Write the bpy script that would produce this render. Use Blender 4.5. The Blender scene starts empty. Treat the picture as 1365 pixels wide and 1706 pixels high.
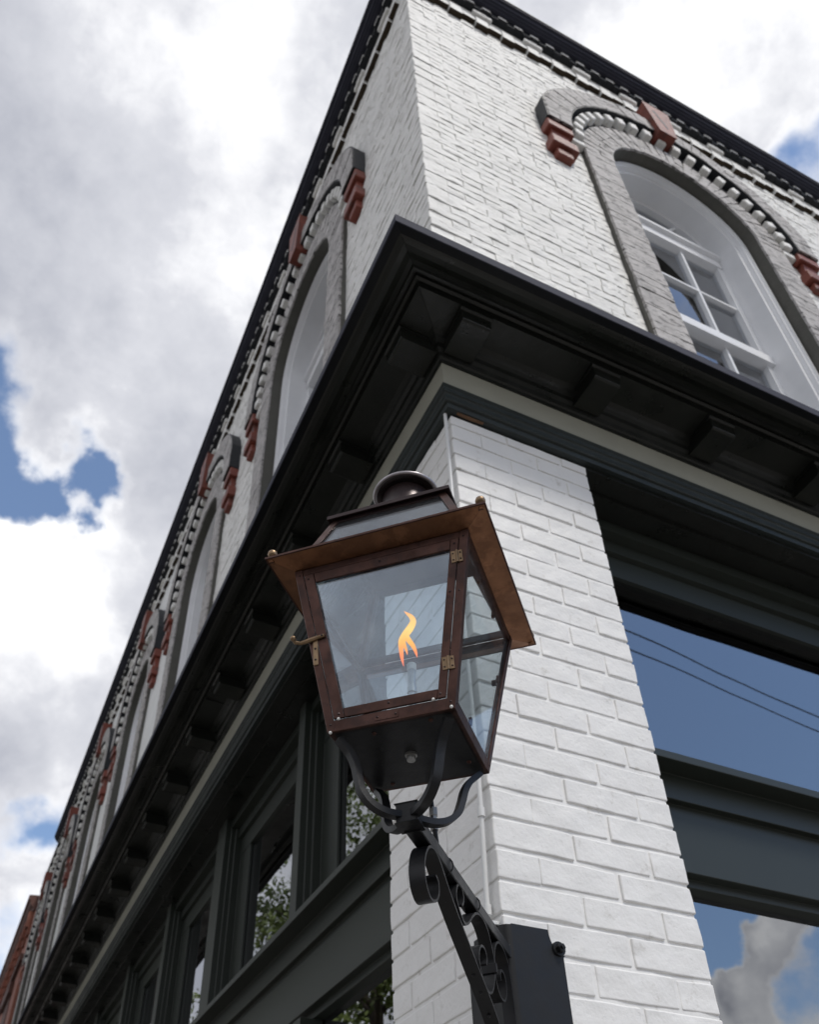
import bpy, bmesh, math, random
from mathutils import Vector, Matrix, noise
random.seed(7)
S = bpy.context.scene
COL = S.collection
PI = math.pi

# ------------------------------------------------------------------ camera
CAM = Vector((-0.97512, -1.49346, 1.55035))
RT = Vector((0.906102, -0.422717, -0.016999))
DN = Vector((0.258101, 0.584188, -0.769485))
FW = Vector((0.335206, 0.692845, 0.638438))
cd = bpy.data.cameras.new('camera')
cam = bpy.data.objects.new('camera', cd)
COL.objects.link(cam)
m = Matrix.Identity(4)
for i in range(3):
    m[i][0] = RT[i]; m[i][1] = -DN[i]; m[i][2] = -FW[i]; m[i][3] = CAM[i]
cam.matrix_world = m
cd.sensor_fit = 'HORIZONTAL'; cd.sensor_width = 36.0
cd.lens = 1474.7 / 1365 * 36
cd.shift_x = (682.5 - 644.05) / 1365
cd.shift_y = (1069.2 - 853) / 1365
cd.clip_start = 0.05; cd.clip_end = 2000
cd.dof.use_dof = True
cd.dof.focus_distance = (Vector((-0.45, -0.5, 2.45)) - CAM).dot(FW)
cd.dof.aperture_fstop = 9.0
S.camera = cam
S.render.resolution_x = 820; S.render.resolution_y = 1024
S.view_settings.view_transform = 'Standard'
S.view_settings.look = 'None'
S.view_settings.exposure = 0.27
S.view_settings.gamma = 1.0
S.view_settings.use_curve_mapping = False

# ------------------------------------------------------------------ sky
SUN = Vector((0.14, -0.52, 0.84)).normalized()
W = bpy.data.worlds.new('World'); S.world = W; W.use_nodes = True
nt = W.node_tree; N = nt.nodes; L = nt.links
N.clear()

def nd(t, **kw):
    n = N.new(t)
    for k, v in kw.items():
        setattr(n, k, v)
    return n

def mth(op, a, b=None, c=None, clamp=False):
    n = nd('ShaderNodeMath', operation=op); n.use_clamp = clamp
    for i, v in enumerate((a, b, c)):
        if v is None: continue
        if isinstance(v, (int, float)): n.inputs[i].default_value = v
        else: L.new(v, n.inputs[i])
    return n.outputs[0]

out = nd('ShaderNodeOutputWorld')
tc = nd('ShaderNodeTexCoord')
nrm = nd('ShaderNodeVectorMath', operation='NORMALIZE'); L.new(tc.outputs['Generated'], nrm.inputs[0])
D = nrm.outputs[0]
sky = nd('ShaderNodeTexSky', sky_type='NISHITA')
sky.sun_disc = False
sky.sun_elevation = math.asin(SUN.z)
sky.sun_rotation = math.atan2(SUN.x, SUN.y)
sky.air_density = 1.0; sky.dust_density = 0.1; sky.ozone_density = 1.6
bgs = nd('ShaderNodeBackground'); L.new(sky.outputs[0], bgs.inputs[0]); bgs.inputs[1].default_value = 0.15
nz = nd('ShaderNodeTexNoise'); nz.inputs['Scale'].default_value = 3.1; nz.inputs['Detail'].default_value = 11
nz.inputs['Roughness'].default_value = 0.56; nz.inputs['Distortion'].default_value = 0.25
L.new(D, nz.inputs['Vector'])
wn = nd('ShaderNodeTexNoise'); wn.inputs['Scale'].default_value = 6.5; wn.inputs['Detail'].default_value = 9; wn.inputs['Roughness'].default_value = 0.52
L.new(D, wn.inputs['Vector'])
ws = nd('ShaderNodeVectorMath', operation='SUBTRACT'); L.new(wn.outputs['Color'], ws.inputs[0]); ws.inputs[1].default_value = (0.5, 0.5, 0.5)
wv = nd('ShaderNodeVectorMath', operation='SCALE'); L.new(ws.outputs[0], wv.inputs[0]); wv.inputs['Scale'].default_value = 0.26
wd = nd('ShaderNodeVectorMath', operation='ADD'); L.new(D, wd.inputs[0]); L.new(wv.outputs[0], wd.inputs[1])
DW = wd.outputs[0]
nz3 = nd('ShaderNodeTexNoise'); nz3.inputs['Scale'].default_value = 9.0; nz3.inputs['Detail'].default_value = 10; nz3.inputs['Roughness'].default_value = 0.62
L.new(D, nz3.inputs['Vector'])
cov = mth('MULTIPLY_ADD', nz.outputs[0], 2.0, mth('MULTIPLY_ADD', nz3.outputs[0], 1.2, -1.13))
# (direction, angular radius, amount): gaps of blue and banks of cloud
SPOTS = [((-0.14, 0.61, 0.78), 0.05, -1.1), ((-0.118, 0.680, 0.725), 0.056, -1.2), ((-0.060, 0.712, 0.700), 0.042, -1.2),
         ((-0.005, 0.704, 0.710), 0.036, -1.2), ((0.022, 0.698, 0.716), 0.026, -1.0), ((-0.06, 0.66, 0.75), 0.03, 0.45),
         ((0.030, 0.893, 0.445), 0.045, -1.1),
         ((0.0, 0.945, 0.33), 0.08, -0.9), ((0.495, 0.13, 0.859), 0.035, -0.75),
         ((0.535, 0.17, 0.83), 0.05, -0.75),
         ((-0.01, 0.80, 0.60), 0.085, 1.1), ((-0.09, 0.785, 0.61), 0.05, 0.8), ((0.0, 0.42, 0.9), 0.36, 0.42), ((0.25, 0.05, 0.97), 0.25, 0.3),
         ((0.60, -0.56, 0.58), 0.26, -0.95), ((0.75, -0.48, 0.46), 0.20, -1.1), ((0.63, -0.62, 0.46), 0.16, -0.9), ((0.66, -0.66, 0.36), 0.05, -0.6),
         ((0.695, -0.655, 0.296), 0.022, 2.2), ((0.712, -0.636, 0.292), 0.022, 2.2), ((0.730, -0.620, 0.298), 0.024, 2.4), ((0.745, -0.592, 0.322), 0.026, 2.4), ((0.725, -0.650, 0.245), 0.040, 1.7), ((0.74, -0.565, 0.362), 0.010, 1.5), ((0.03, 0.92, 0.39), 0.03, 0.9),
         ((-0.25, 0.90, 0.35), 0.30, 0.35), ((-0.6, -0.6, 0.53), 0.5, 0.12), ((-0.7, 0.2, 0.6), 0.5, 0.2)]
for d, rad, amt in SPOTS:
    dv = Vector(d).normalized()
    dt = nd('ShaderNodeVectorMath', operation='DISTANCE'); L.new(DW, dt.inputs[0]); dt.inputs[1].default_value = dv
    q = mth('DIVIDE', dt.outputs['Value'], rad)
    g = mth('EXPONENT', mth('MULTIPLY', mth('MULTIPLY', q, q), -0.7))
    cov = mth('MULTIPLY_ADD', g, amt, cov)
cm = nd('ShaderNodeMapRange'); cm.interpolation_type = 'SMOOTHSTEP'
cm.inputs[1].default_value = -0.30; cm.inputs[2].default_value = 0.42; cm.inputs[3].default_value = 0.02
L.new(cov, cm.inputs[0])
nz2 = nd('ShaderNodeTexNoise'); nz2.inputs['Scale'].default_value = 2.6; nz2.inputs['Detail'].default_value = 10
nz2.inputs['Roughness'].default_value = 0.55
off = nd('ShaderNodeVectorMath', operation='ADD'); L.new(D, off.inputs[0]); off.inputs[1].default_value = (3.7, 1.9, 5.2)
L.new(off.outputs[0], nz2.inputs['Vector'])
nz4 = nd('ShaderNodeTexNoise'); nz4.inputs['Scale'].default_value = 26.0; nz4.inputs['Detail'].default_value = 7; nz4.inputs['Roughness'].default_value = 0.5
L.new(DW, nz4.inputs['Vector'])
fine = mth('ADD', mth('MULTIPLY_ADD', nz3.outputs[0], 0.40, -0.20), mth('MULTIPLY_ADD', nz4.outputs[0], 0.22, -0.11))
thick = mth('MULTIPLY_ADD', nz2.outputs[0], 2.1, fine)
thick = mth('ADD', thick, mth('MULTIPLY_ADD', mth('MINIMUM', cov, 0.6), 0.40, -0.32))
for d, rad, amt in (((-0.02, 0.775, 0.632), 0.12, -0.55), ((-0.08, 0.52, 0.85), 0.12, 0.07), ((0.16, 0.36, 0.92), 0.06, -0.12), ((0.695, -0.652, 0.305), 0.016, -0.35), ((0.742, -0.60, 0.332), 0.016, -0.4), ((0.722, -0.630, 0.296), 0.012, 0.55), ((0.70, -0.655, 0.28), 0.010, 0.4)):   # sunlit tops of the cumulus
    dt = nd('ShaderNodeVectorMath', operation='DISTANCE'); L.new(DW, dt.inputs[0]); dt.inputs[1].default_value = Vector(d).normalized()
    q = mth('DIVIDE', dt.outputs['Value'], rad)
    thick = mth('MULTIPLY_ADD', mth('EXPONENT', mth('MULTIPLY', mth('MULTIPLY', q, q), -0.7)), amt, thick)
cr = nd('ShaderNodeValToRGB')
cr.color_ramp.elements[0].position = 0.22; cr.color_ramp.elements[0].color = (1.00, 1.00, 1.01, 1)
cr.color_ramp.elements[1].position = 0.95; cr.color_ramp.elements[1].color = (0.43, 0.445, 0.50, 1)
e = cr.color_ramp.elements.new(0.58); e.color = (0.61, 0.62, 0.665, 1)
rs = mth('MULTIPLY_ADD', thick, 1.25, -0.52, clamp=True)
L.new(rs, cr.inputs[0])
bgc = nd('ShaderNodeBackground'); L.new(cr.outputs[0], bgc.inputs[0]); bgc.inputs[1].default_value = 1.0
mx = nd('ShaderNodeMixShader'); L.new(cm.outputs[0], mx.inputs[0]); L.new(bgs.outputs[0], mx.inputs[1]); L.new(bgc.outputs[0], mx.inputs[2])
L.new(mx.outputs[0], out.inputs[0])

# ------------------------------------------------------------------ sun (veiled by cloud)
sd = bpy.data.lights.new('sun', 'SUN'); sun = bpy.data.objects.new('sun', sd); COL.objects.link(sun)
sd.energy = 1.75; sd.angle = math.radians(11); sd.color = (1.0, 0.96, 0.90)
sun.rotation_euler = SUN.to_track_quat('Z', 'Y').to_euler()
sun.location = SUN * 30

# ------------------------------------------------------------------ materials
def mat(name, col, rough=0.6, metal=0.0, var=0.0, vscale=8.0, col2=None, c2amt=0.5, c2scale=20.0, bump=0.0, bscale=60.0,
        pits=0.0, pscale=120.0, big=0.0, bigscale=9.0, spec=0.5, emit=None, coat=0.0, waves=None, rvar=0.0, stretch=None):
    M = bpy.data.materials.new(name); M.use_nodes = True
    t = M.node_tree; n = t.nodes; l = t.links
    b = n['Principled BSDF']
    b.inputs['Roughness'].default_value = rough; b.inputs['Metallic'].default_value = metal
    b.inputs['Specular IOR Level'].default_value = spec
    b.inputs['Coat Weight'].default_value = coat
    geo = n.new('ShaderNodeNewGeometry')
    c = None
    def noi(s, det=6, ro=0.6, st=None):
        q = n.new('ShaderNodeTexNoise'); q.inputs['Scale'].default_value = s; q.inputs['Detail'].default_value = det
        q.inputs['Roughness'].default_value = ro
        if st:
            vm = n.new('ShaderNodeVectorMath'); vm.operation = 'MULTIPLY'; l.new(geo.outputs['Position'], vm.inputs[0]); vm.inputs[1].default_value = st; l.new(vm.outputs[0], q.inputs['Vector'])
        else: l.new(geo.outputs['Position'], q.inputs['Vector'])
        return q.outputs[0]
    base = n.new('ShaderNodeRGB'); base.outputs[0].default_value = (*col, 1); c = base.outputs[0]
    if var:
        q = noi(vscale)
        mr = n.new('ShaderNodeMapRange'); mr.inputs[1].default_value = 0.3; mr.inputs[2].default_value = 0.7
        mr.inputs[3].default_value = 1 - var; mr.inputs[4].default_value = 1 + var; l.new(q, mr.inputs[0])
        vm = n.new('ShaderNodeVectorMath'); vm.operation = 'SCALE'; l.new(c, vm.inputs[0]); l.new(mr.outputs[0], vm.inputs['Scale']); c = vm.outputs[0]
    if col2:
        q = noi(c2scale, 9, 0.68, stretch)
        mr = n.new('ShaderNodeMapRange'); mr.inputs[1].default_value = 1 - c2amt - 0.05; mr.inputs[2].default_value = 1 - c2amt + 0.05
        l.new(q, mr.inputs[0])
        mm = n.new('ShaderNodeMix'); mm.data_type = 'RGBA'; l.new(mr.outputs[0], mm.inputs[0]); l.new(c, mm.inputs[6]); mm.inputs[7].default_value = (*col2, 1)
        c = mm.outputs[2]
    l.new(c, b.inputs['Base Color'])
    if rvar:
        q = noi(vscale * 1.7)
        mr = n.new('ShaderNodeMapRange'); mr.inputs[1].default_value = 0.3; mr.inputs[2].default_value = 0.7
        mr.inputs[3].default_value = max(0.03, rough - rvar); mr.inputs[4].default_value = rough + rvar; l.new(q, mr.inputs[0]); l.new(mr.outputs[0], b.inputs['Roughness'])
    h = None
    def add(a, x):
        if a is None: return x
        s = n.new('ShaderNodeMath'); s.operation = 'ADD'; l.new(a, s.inputs[0]); l.new(x, s.inputs[1]); return s.outputs[0]
    def mul(x, f):
        s = n.new('ShaderNodeMath'); s.operation = 'MULTIPLY'; l.new(x, s.inputs[0]); s.inputs[1].default_value = f; return s.outputs[0]
    if bump: h = add(h, mul(noi(bscale, 5, 0.6, stretch), bump))
    if big: h = add(h, mul(noi(bigscale, 3, 0.5), big))
    if pits:
        v = n.new('ShaderNodeTexVoronoi'); v.inputs['Scale'].default_value = pscale; l.new(geo.outputs['Position'], v.inputs['Vector'])
        q = noi(pscale * 0.3, 2)
        g = n.new('ShaderNodeMath'); g.operation = 'MULTIPLY'; l.new(q, g.inputs[0]); g.inputs[1].default_value = 0.55
        s = n.new('ShaderNodeMath'); s.operation = 'SUBTRACT'; l.new(g.outputs[0], s.inputs[0]); s.inputs[1].default_value = 0.16
        cmp_ = n.new('ShaderNodeMath'); cmp_.operation = 'GREATER_THAN'; l.new(v.outputs['Distance'], cmp_.inputs[0]); l.new(s.outputs[0], cmp_.inputs[1])
        h = add(h, mul(cmp_.outputs[0], pits))
    if waves:   # brick joints as fine relief on surfaces too far to split
        bt = n.new('ShaderNodeTexBrick'); mp = n.new('ShaderNodeMapping')
        l.new(geo.outputs['Position'], mp.inputs[0]); mp.inputs['Rotation'].default_value = waves
        l.new(mp.outputs[0], bt.inputs['Vector']); bt.inputs['Scale'].default_value = 1.0
        bt.inputs['Brick Width'].default_value = 0.21; bt.inputs['Row Height'].default_value = 0.075
        bt.inputs['Mortar Size'].default_value = 0.008; bt.inputs['Mortar Smooth'].default_value = 0.5
        bt.inputs['Color1'].default_value = (1, 1, 1, 1); bt.inputs['Color2'].default_value = (0.8, 0.8, 0.8, 1); bt.inputs['Mortar'].default_value = (0, 0, 0, 1)
        h = add(h, mul(bt.outputs['Color'], 0.006))
    if h is not None:
        bp = n.new('ShaderNodeBump'); bp.inputs['Distance'].default_value = 1.0; bp.inputs['Strength'].default_value = 1.0
        l.new(h, bp.inputs['Height']); l.new(bp.outputs[0], b.inputs['Normal'])
    if emit:
        b.inputs['Emission Color'].default_value = (*emit[0], 1); b.inputs['Emission Strength'].default_value = emit[1]
    return M

def glass(name, tint=(0.93, 0.96, 0.97), refl=0.0, ior=1.5, dust=0.0, wob=0.0, ff=1.3, cap=1.0):
    M = bpy.data.materials.new(name); M.use_nodes = True
    t = M.node_tree; n = t.nodes; l = t.links
    for x in list(n):
        if x.type == 'BSDF_PRINCIPLED': n.remove(x)
    o = [x for x in n if x.type == 'OUTPUT_MATERIAL'][0]
    tr = n.new('ShaderNodeBsdfTransparent'); tr.inputs[0].default_value = (*tint, 1)
    gl = n.new('ShaderNodeBsdfGlossy'); gl.inputs['Roughness'].default_value = 0.0; gl.inputs[0].default_value = (0.95, 0.97, 1, 1)
    fr = n.new('ShaderNodeFresnel'); fr.inputs[0].default_value = ior
    if wob:
        geo = n.new('ShaderNodeNewGeometry'); q = n.new('ShaderNodeTexNoise'); q.inputs['Scale'].default_value = 1.6; q.inputs['Detail'].default_value = 1
        l.new(geo.outputs['Position'], q.inputs['Vector'])
        bp = n.new('ShaderNodeBump'); bp.inputs['Distance'].default_value = wob; l.new(q.outputs[0], bp.inputs['Height'])
        l.new(bp.outputs[0], gl.inputs['Normal'])
    a = n.new('ShaderNodeMath'); a.operation = 'MULTIPLY_ADD'; l.new(fr.outputs[0], a.inputs[0]); a.inputs[1].default_value = ff; a.inputs[2].default_value = refl; a.use_clamp = True
    a0 = a; a = n.new('ShaderNodeMath'); a.operation = 'MINIMUM'; l.new(a0.outputs[0], a.inputs[0]); a.inputs[1].default_value = cap
    mx = n.new('ShaderNodeMixShader'); l.new(a.outputs[0], mx.inputs[0]); l.new(tr.outputs[0], mx.inputs[1]); l.new(gl.outputs[0], mx.inputs[2])
    last = mx.outputs[0]
    if dust:
        geo = n.new('ShaderNodeNewGeometry'); q = n.new('ShaderNodeTexNoise'); q.inputs['Scale'].default_value = 14; q.inputs['Detail'].default_value = 8
        q.inputs['Roughness'].default_value = 0.7; l.new(geo.outputs['Position'], q.inputs['Vector'])
        mr = n.new('ShaderNodeMapRange'); mr.inputs[1].default_value = 0.35; mr.inputs[2].default_value = 0.8; mr.inputs[3].default_value = dust * 0.4; mr.inputs[4].default_value = dust * 2
        l.new(q.outputs[0], mr.inputs[0])
        df = n.new('ShaderNodeBsdfDiffuse'); df.inputs[0].default_value = (0.55, 0.6, 0.65, 1)
        tl = n.new('ShaderNodeBsdfTranslucent'); tl.inputs[0].default_value = (0.5, 0.55, 0.6, 1)
        m1 = n.new('ShaderNodeMixShader'); l.new(df.outputs[0], m1.inputs[1]); l.new(tl.outputs[0], m1.inputs[2])
        m2 = n.new('ShaderNodeMixShader'); l.new(mr.outputs[0], m2.inputs[0]); l.new(last, m2.inputs[1]); l.new(m1.outputs[0], m2.inputs[2])
        last = m2.outputs[0]
    l.new(last, o.inputs[0])
    return M

M = {}
M['paint'] = mat('white_brick_paint', (0.80, 0.795, 0.78), 0.5, var=0.03, vscale=5, bump=0.0010, bscale=110, pits=0.0011, pscale=55, big=0.005, bigscale=14, col2=(0.60, 0.585, 0.55), c2amt=0.36, c2scale=16)
M['oldpaint'] = mat('weathered_white_brick_paint', (0.78, 0.775, 0.75), 0.65, var=0.08, vscale=4, col2=(0.38, 0.37, 0.35), c2amt=0.365, c2scale=13, stretch=(1, 1, 3.6), bump=0.0060, bscale=22, big=0.009, bigscale=11)
M['oldfar'] = mat('white_brick_paint_far', (0.76, 0.77, 0.76), 0.65, var=0.07, vscale=4, bump=0.006, bscale=30, waves=(PI / 2, 0, PI / 2))
M['surround'] = mat('grey_painted_surround_brick', (0.46, 0.44, 0.43), 0.7, var=0.16, vscale=9, col2=(0.11, 0.105, 0.10), c2amt=0.43, c2scale=15, stretch=(1, 1, 2.6), bump=0.008, bscale=45)
M['reveal'] = mat('dark_grey_reveal_paint', (0.085, 0.083, 0.070), 0.6, var=0.15, vscale=6, bump=0.003, bscale=50)
M['hooddark'] = mat('black_paint_on_brick', (0.013, 0.015, 0.019), 0.55, spec=0.35, var=0.2, vscale=6, bump=0.003, bscale=40)
M['trim'] = mat('white_window_paint', (0.83, 0.84, 0.86), 0.38, var=0.03)
M['black'] = mat('black_cornice_paint', (0.007, 0.008, 0.010), 0.5, spec=0.2, var=0.2, bump=0.0006, bscale=50)
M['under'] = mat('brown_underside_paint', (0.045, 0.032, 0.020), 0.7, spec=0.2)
M['flash'] = mat('dark_metal_flashing', (0.050, 0.052, 0.070), 0.75, spec=0.1, var=0.1)
M['green'] = mat('dark_green_cornice_paint', (0.0095, 0.0110, 0.0088), 0.36, spec=0.45, var=0.3, vscale=5, bump=0.0016, bscale=38, rvar=0.14)
M['frieze'] = mat('cream_frieze_paint', (0.34, 0.335, 0.275), 0.5, var=0.07, vscale=6, bump=0.0012, bscale=30)
M['arch'] = mat('slate_green_trim_paint', (0.022, 0.029, 0.028), 0.42, spec=0.4, var=0.2, vscale=7, bump=0.0015, bscale=45, rvar=0.1)
M['frontgreen'] = mat('storefront_green_paint', (0.021, 0.026, 0.021), 0.42, spec=0.4, var=0.05, vscale=3)
M['red'] = mat('oxide_red_paint', (0.19, 0.045, 0.028), 0.55, var=0.22, vscale=7, col2=(0.10, 0.035, 0.025), c2amt=0.42, c2scale=9, bump=0.004, bscale=35)
M['woodbit'] = mat('bare_wood', (0.17, 0.09, 0.045), 0.7, var=0.3, vscale=30)
M['brown'] = mat('bronze_brown_metal', (0.074, 0.037, 0.029), 0.40, metal=0.75, var=0.35, vscale=22, col2=(0.05, 0.028, 0.024), c2amt=0.44, c2scale=35, bump=0.0002, bscale=90, rvar=0.12)
M['copper'] = mat('aged_copper', (0.22, 0.105, 0.055), 0.42, metal=0.85, var=0.28, vscale=16, col2=(0.17, 0.080, 0.043), c2amt=0.48, c2scale=30, bump=0.0002, bscale=70, rvar=0.12)
M['lid'] = mat('dark_patinated_cap', (0.035, 0.022, 0.022), 0.32, metal=0.5, var=0.3, vscale=20)
M['rim'] = mat('bright_rolled_rim', (0.34, 0.32, 0.33), 0.34, metal=0.9, var=0.15, vscale=25)
M['iron'] = mat('black_powder_coated_iron', (0.010, 0.0105, 0.012), 0.42, spec=0.3, var=0.15, vscale=20, bump=0.00025, bscale=150, rvar=0.08)
M['brass'] = mat('tarnished_brass', (0.24, 0.165, 0.10), 0.4, metal=0.9, var=0.3, vscale=60)
M['steel'] = mat('dull_steel', (0.35, 0.35, 0.34), 0.4, metal=0.8, var=0.2, vscale=60)
M['solder'] = mat('silver_solder', (0.7, 0.7, 0.68), 0.45, metal=0.3)
M['tip'] = mat('pale_ceramic_tip', (0.55, 0.52, 0.47), 0.7, var=0.2, vscale=80)
M['pipe'] = mat('white_painted_conduit', (0.72, 0.73, 0.73), 0.35)
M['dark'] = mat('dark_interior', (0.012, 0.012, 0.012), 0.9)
M['curtain'] = mat('grey_window_blind', (0.045, 0.047, 0.058), 0.8, var=0.1)
M['conc'] = mat('sidewalk_concrete', (0.23, 0.215, 0.195), 0.85, var=0.1, vscale=2, bump=0.003, bscale=40)
M['asph'] = mat('asphalt', (0.05, 0.05, 0.052), 0.9, var=0.15, vscale=3, bump=0.004, bscale=60)
M['linep'] = mat('road_paint', (0.7, 0.68, 0.6), 0.7)
M['fbrick'] = mat('red_brick_wall', (0.27, 0.10, 0.065), 0.8, var=0.25, vscale=3, bump=0.006, bscale=30, waves=(PI / 2, 0, PI / 2))
M['fdark'] = mat('dark_brown_brick', (0.10, 0.045, 0.035), 0.8, var=0.25, vscale=5, bump=0.005, bscale=30)
M['bark'] = mat('tree_bark', (0.09, 0.07, 0.055), 0.9, var=0.3, bump=0.01, bscale=20)
M['leaf'] = mat('green_leaves', (0.13, 0.17, 0.04), 0.6, var=0.4, vscale=1.5)
M['cable'] = mat('black_cable', (0.02, 0.02, 0.02), 0.6)
M['pane'] = glass('clear_lantern_glass', dust=0.035, ff=0.75, cap=0.22)
M['doorpane'] = glass('hazy_door_glass', tint=(0.86, 0.94, 1.0), dust=0.018, refl=0.07, ff=1.2, cap=0.32)
M['shop'] = glass('storefront_glass', tint=(0.45, 0.48, 0.5), refl=0.20, wob=0.0012)
M['upglass'] = glass('upper_window_glass', tint=(0.75, 0.78, 0.8), refl=0.10, wob=0.004)

# ------------------------------------------------------------------ helpers
def tagp(o, label=None, cat=None, group=None, kind=None):
    if label: o['label'] = label
    if cat: o['category'] = cat
    if group: o['group'] = group
    if kind: o['kind'] = kind
    return o

def empty(name, loc=(0, 0, 0), label=None, cat=None, group=None):
    o = bpy.data.objects.new(name, None); COL.objects.link(o); o.location = loc; o.empty_display_size = 0.1
    return tagp(o, label, cat, group)

def fix(bm):
    bmesh.ops.recalc_face_normals(bm, faces=bm.faces)

def obj(name, bm, mt, parent=None, smooth=False, world=True, bevel=0.0):
    """link a bmesh given in world coordinates as one object; its origin stays at the parent's"""
    if isinstance(bm, MB): bm = bm.bm()
    if bevel:
        bmesh.ops.remove_doubles(bm, verts=bm.verts, dist=1e-6)
        es = [e_ for e_ in bm.edges if len(e_.link_faces) == 2 and e_.calc_face_angle(0) > 0.6]
        bmesh.ops.bevel(bm, geom=es, offset=bevel, segments=1, affect='EDGES', clamp_overlap=True)
    fix(bm)
    me = bpy.data.meshes.new(name); 
    if parent is not None and world:
        mw = parent.matrix_basis.copy(); pp = parent.parent
        while pp is not None: mw = pp.matrix_basis @ mw; pp = pp.parent
        bm.transform(mw.inverted())
    if smooth:
        for f in bm.faces: f.smooth = True
    bm.to_mesh(me); bm.free()
    me.materials.append(mt)
    if smooth and isinstance(smooth, float):
        me.set_sharp_from_angle(angle=smooth)
    o = bpy.data.objects.new(name, me); COL.objects.link(o)
    if parent is not None: o.parent = parent
    return o

class MB:
    def __init__(s): s.v = []; s.f = []
    def add(s, vs, fs):
        k = len(s.v); s.v += [tuple(v) for v in vs]; s.f += [tuple(i + k for i in f) for f in fs]; return s
    def hexa(s, p):      # 8 points: bottom ring 0-3, top ring 4-7
        return s.add(p, [(0, 3, 2, 1), (4, 5, 6, 7), (0, 1, 5, 4), (1, 2, 6, 5), (2, 3, 7, 6), (3, 0, 4, 7)])
    def box(s, x0, x1, y0, y1, z0, z1, T=None):
        p = [(x0, y0, z0), (x1, y0, z0), (x1, y1, z0), (x0, y1, z0), (x0, y0, z1), (x1, y0, z1), (x1, y1, z1), (x0, y1, z1)]
        if T: p = [T(*q) for q in p]
        return s.hexa(p)
    def prism(s, poly, a, b, fn):   # fn(u, v, w) -> xyz, w from a to b
        n = len(poly)
        vs = [fn(u, v, a) for u, v in poly] + [fn(u, v, b) for u, v in poly]
        fs = [tuple(range(n)), tuple(range(2 * n - 1, n - 1, -1))] + [(i, (i + 1) % n, n + (i + 1) % n, n + i) for i in range(n)]
        return s.add(vs, fs)
    def loft(s, rings, close=True, caps=True):
        n = len(rings[0]); vs = [p for r in rings for p in r]; fs = []
        for i in range(len(rings) - 1):
            for j in range(n if close else n - 1):
                a = i * n + j; b = i * n + (j + 1) % n
                fs.append((a, b, b + n, a + n))
        if caps: fs += [tuple(range(n)), tuple(range(len(vs) - 1, len(vs) - n - 1, -1))]
        return s.add(vs, fs)
    def tube(s, path, r, n=10, rs=None):
        path = [Vector(p) for p in path]; rings = []; up = None
        for i, p in enumerate(path):
            t = (path[min(i + 1, len(path) - 1)] - path[max(i - 1, 0)]).normalized()
            if up is None:
                up = t.orthogonal().normalized()
            up = (up - t * up.dot(t)).normalized(); w = t.cross(up); rr = rs[i] if rs else r
            rings.append([p + (up * math.cos(2 * PI * k / n) + w * math.sin(2 * PI * k / n)) * rr for k in range(n)])
        return s.loft(rings)
    def bar(s, path, half, thick, side):  # flat bar: path of centre points, 'side' = unit vector of the width
        path = [Vector(p) for p in path]; side = Vector(side); rings = []
        for i, p in enumerate(path):
            t = (path[min(i + 1, len(path) - 1)] - path[max(i - 1, 0)]).normalized()
            nn = t.cross(side).normalized() * thick / 2; h = side * half
            rings.append([p + nn + h, p - nn + h, p - nn - h, p + nn - h])
        return s.loft(rings)
    def lathe(s, prof, c, n=24, ax=None):  # prof (r, z)
        ax = ax or Matrix.Identity(3); c = Vector(c)
        rings = [[c + ax @ Vector((r * math.cos(2 * PI * k / n), r * math.sin(2 * PI * k / n), z)) for k in range(n)] for r, z in prof]
        return s.loft(rings)
    def sphere(s, c, r, n=12):
        return s.lathe([(r * math.sin(PI * k / 8) + 1e-5, -r * math.cos(PI * k / 8)) for k in range(9)], c, n)
    def bm(s):
        b = bmesh.new(); vs = [b.verts.new(v) for v in s.v]
        for f in s.f:
            try: b.faces.new([vs[i] for i in f])
            except ValueError: pass
        return b

class Acc:
    """joins many copies of small meshes into one"""
    def __init__(s): s.v = []; s.f = []; s.c = {}
    def add(s, me, fn):
        if me.name not in s.c: s.c[me.name] = ([v.co.copy() for v in me.vertices], [tuple(p.vertices) for p in me.polygons])
        vs, fs = s.c[me.name]; k = len(s.v)
        s.v += [tuple(fn(v)) for v in vs]; s.f += [tuple(i + k for i in f) for f in fs]
    def obj(s, name, mt, parent, flip=False):
        me = bpy.data.meshes.new(name); me.from_pydata(s.v, [], [f[::-1] for f in s.f] if flip else s.f)
        me.polygons.foreach_set('use_smooth', [True] * len(me.polygons)); me.materials.append(mt); me.update()
        o = bpy.data.objects.new(name, me); COL.objects.link(o); o.parent = parent; o['kind'] = 'stuff'; return o

def smoothpath(p, k=4):
    p = [Vector(q) for q in p]; o = []
    for i in range(len(p) - 1):
        a, b, c, d = p[max(i - 1, 0)], p[i], p[i + 1], p[min(i + 2, len(p) - 1)]
        for j in range(k):
            t = j / k
            o.append(0.5 * ((2 * b) + (c - a) * t + (2 * a - 5 * b + 4 * c - d) * t * t + (3 * b - a - 3 * c + d) * t ** 3))
    o.append(p[-1]); return o

FR = lambda u, o, z: (u, -o, z)      # right-hand facade, runs along +x, faces -y
FL = lambda u, o, z: (-o, u, z)      # left-hand facade, runs along +y, faces -x

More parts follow.
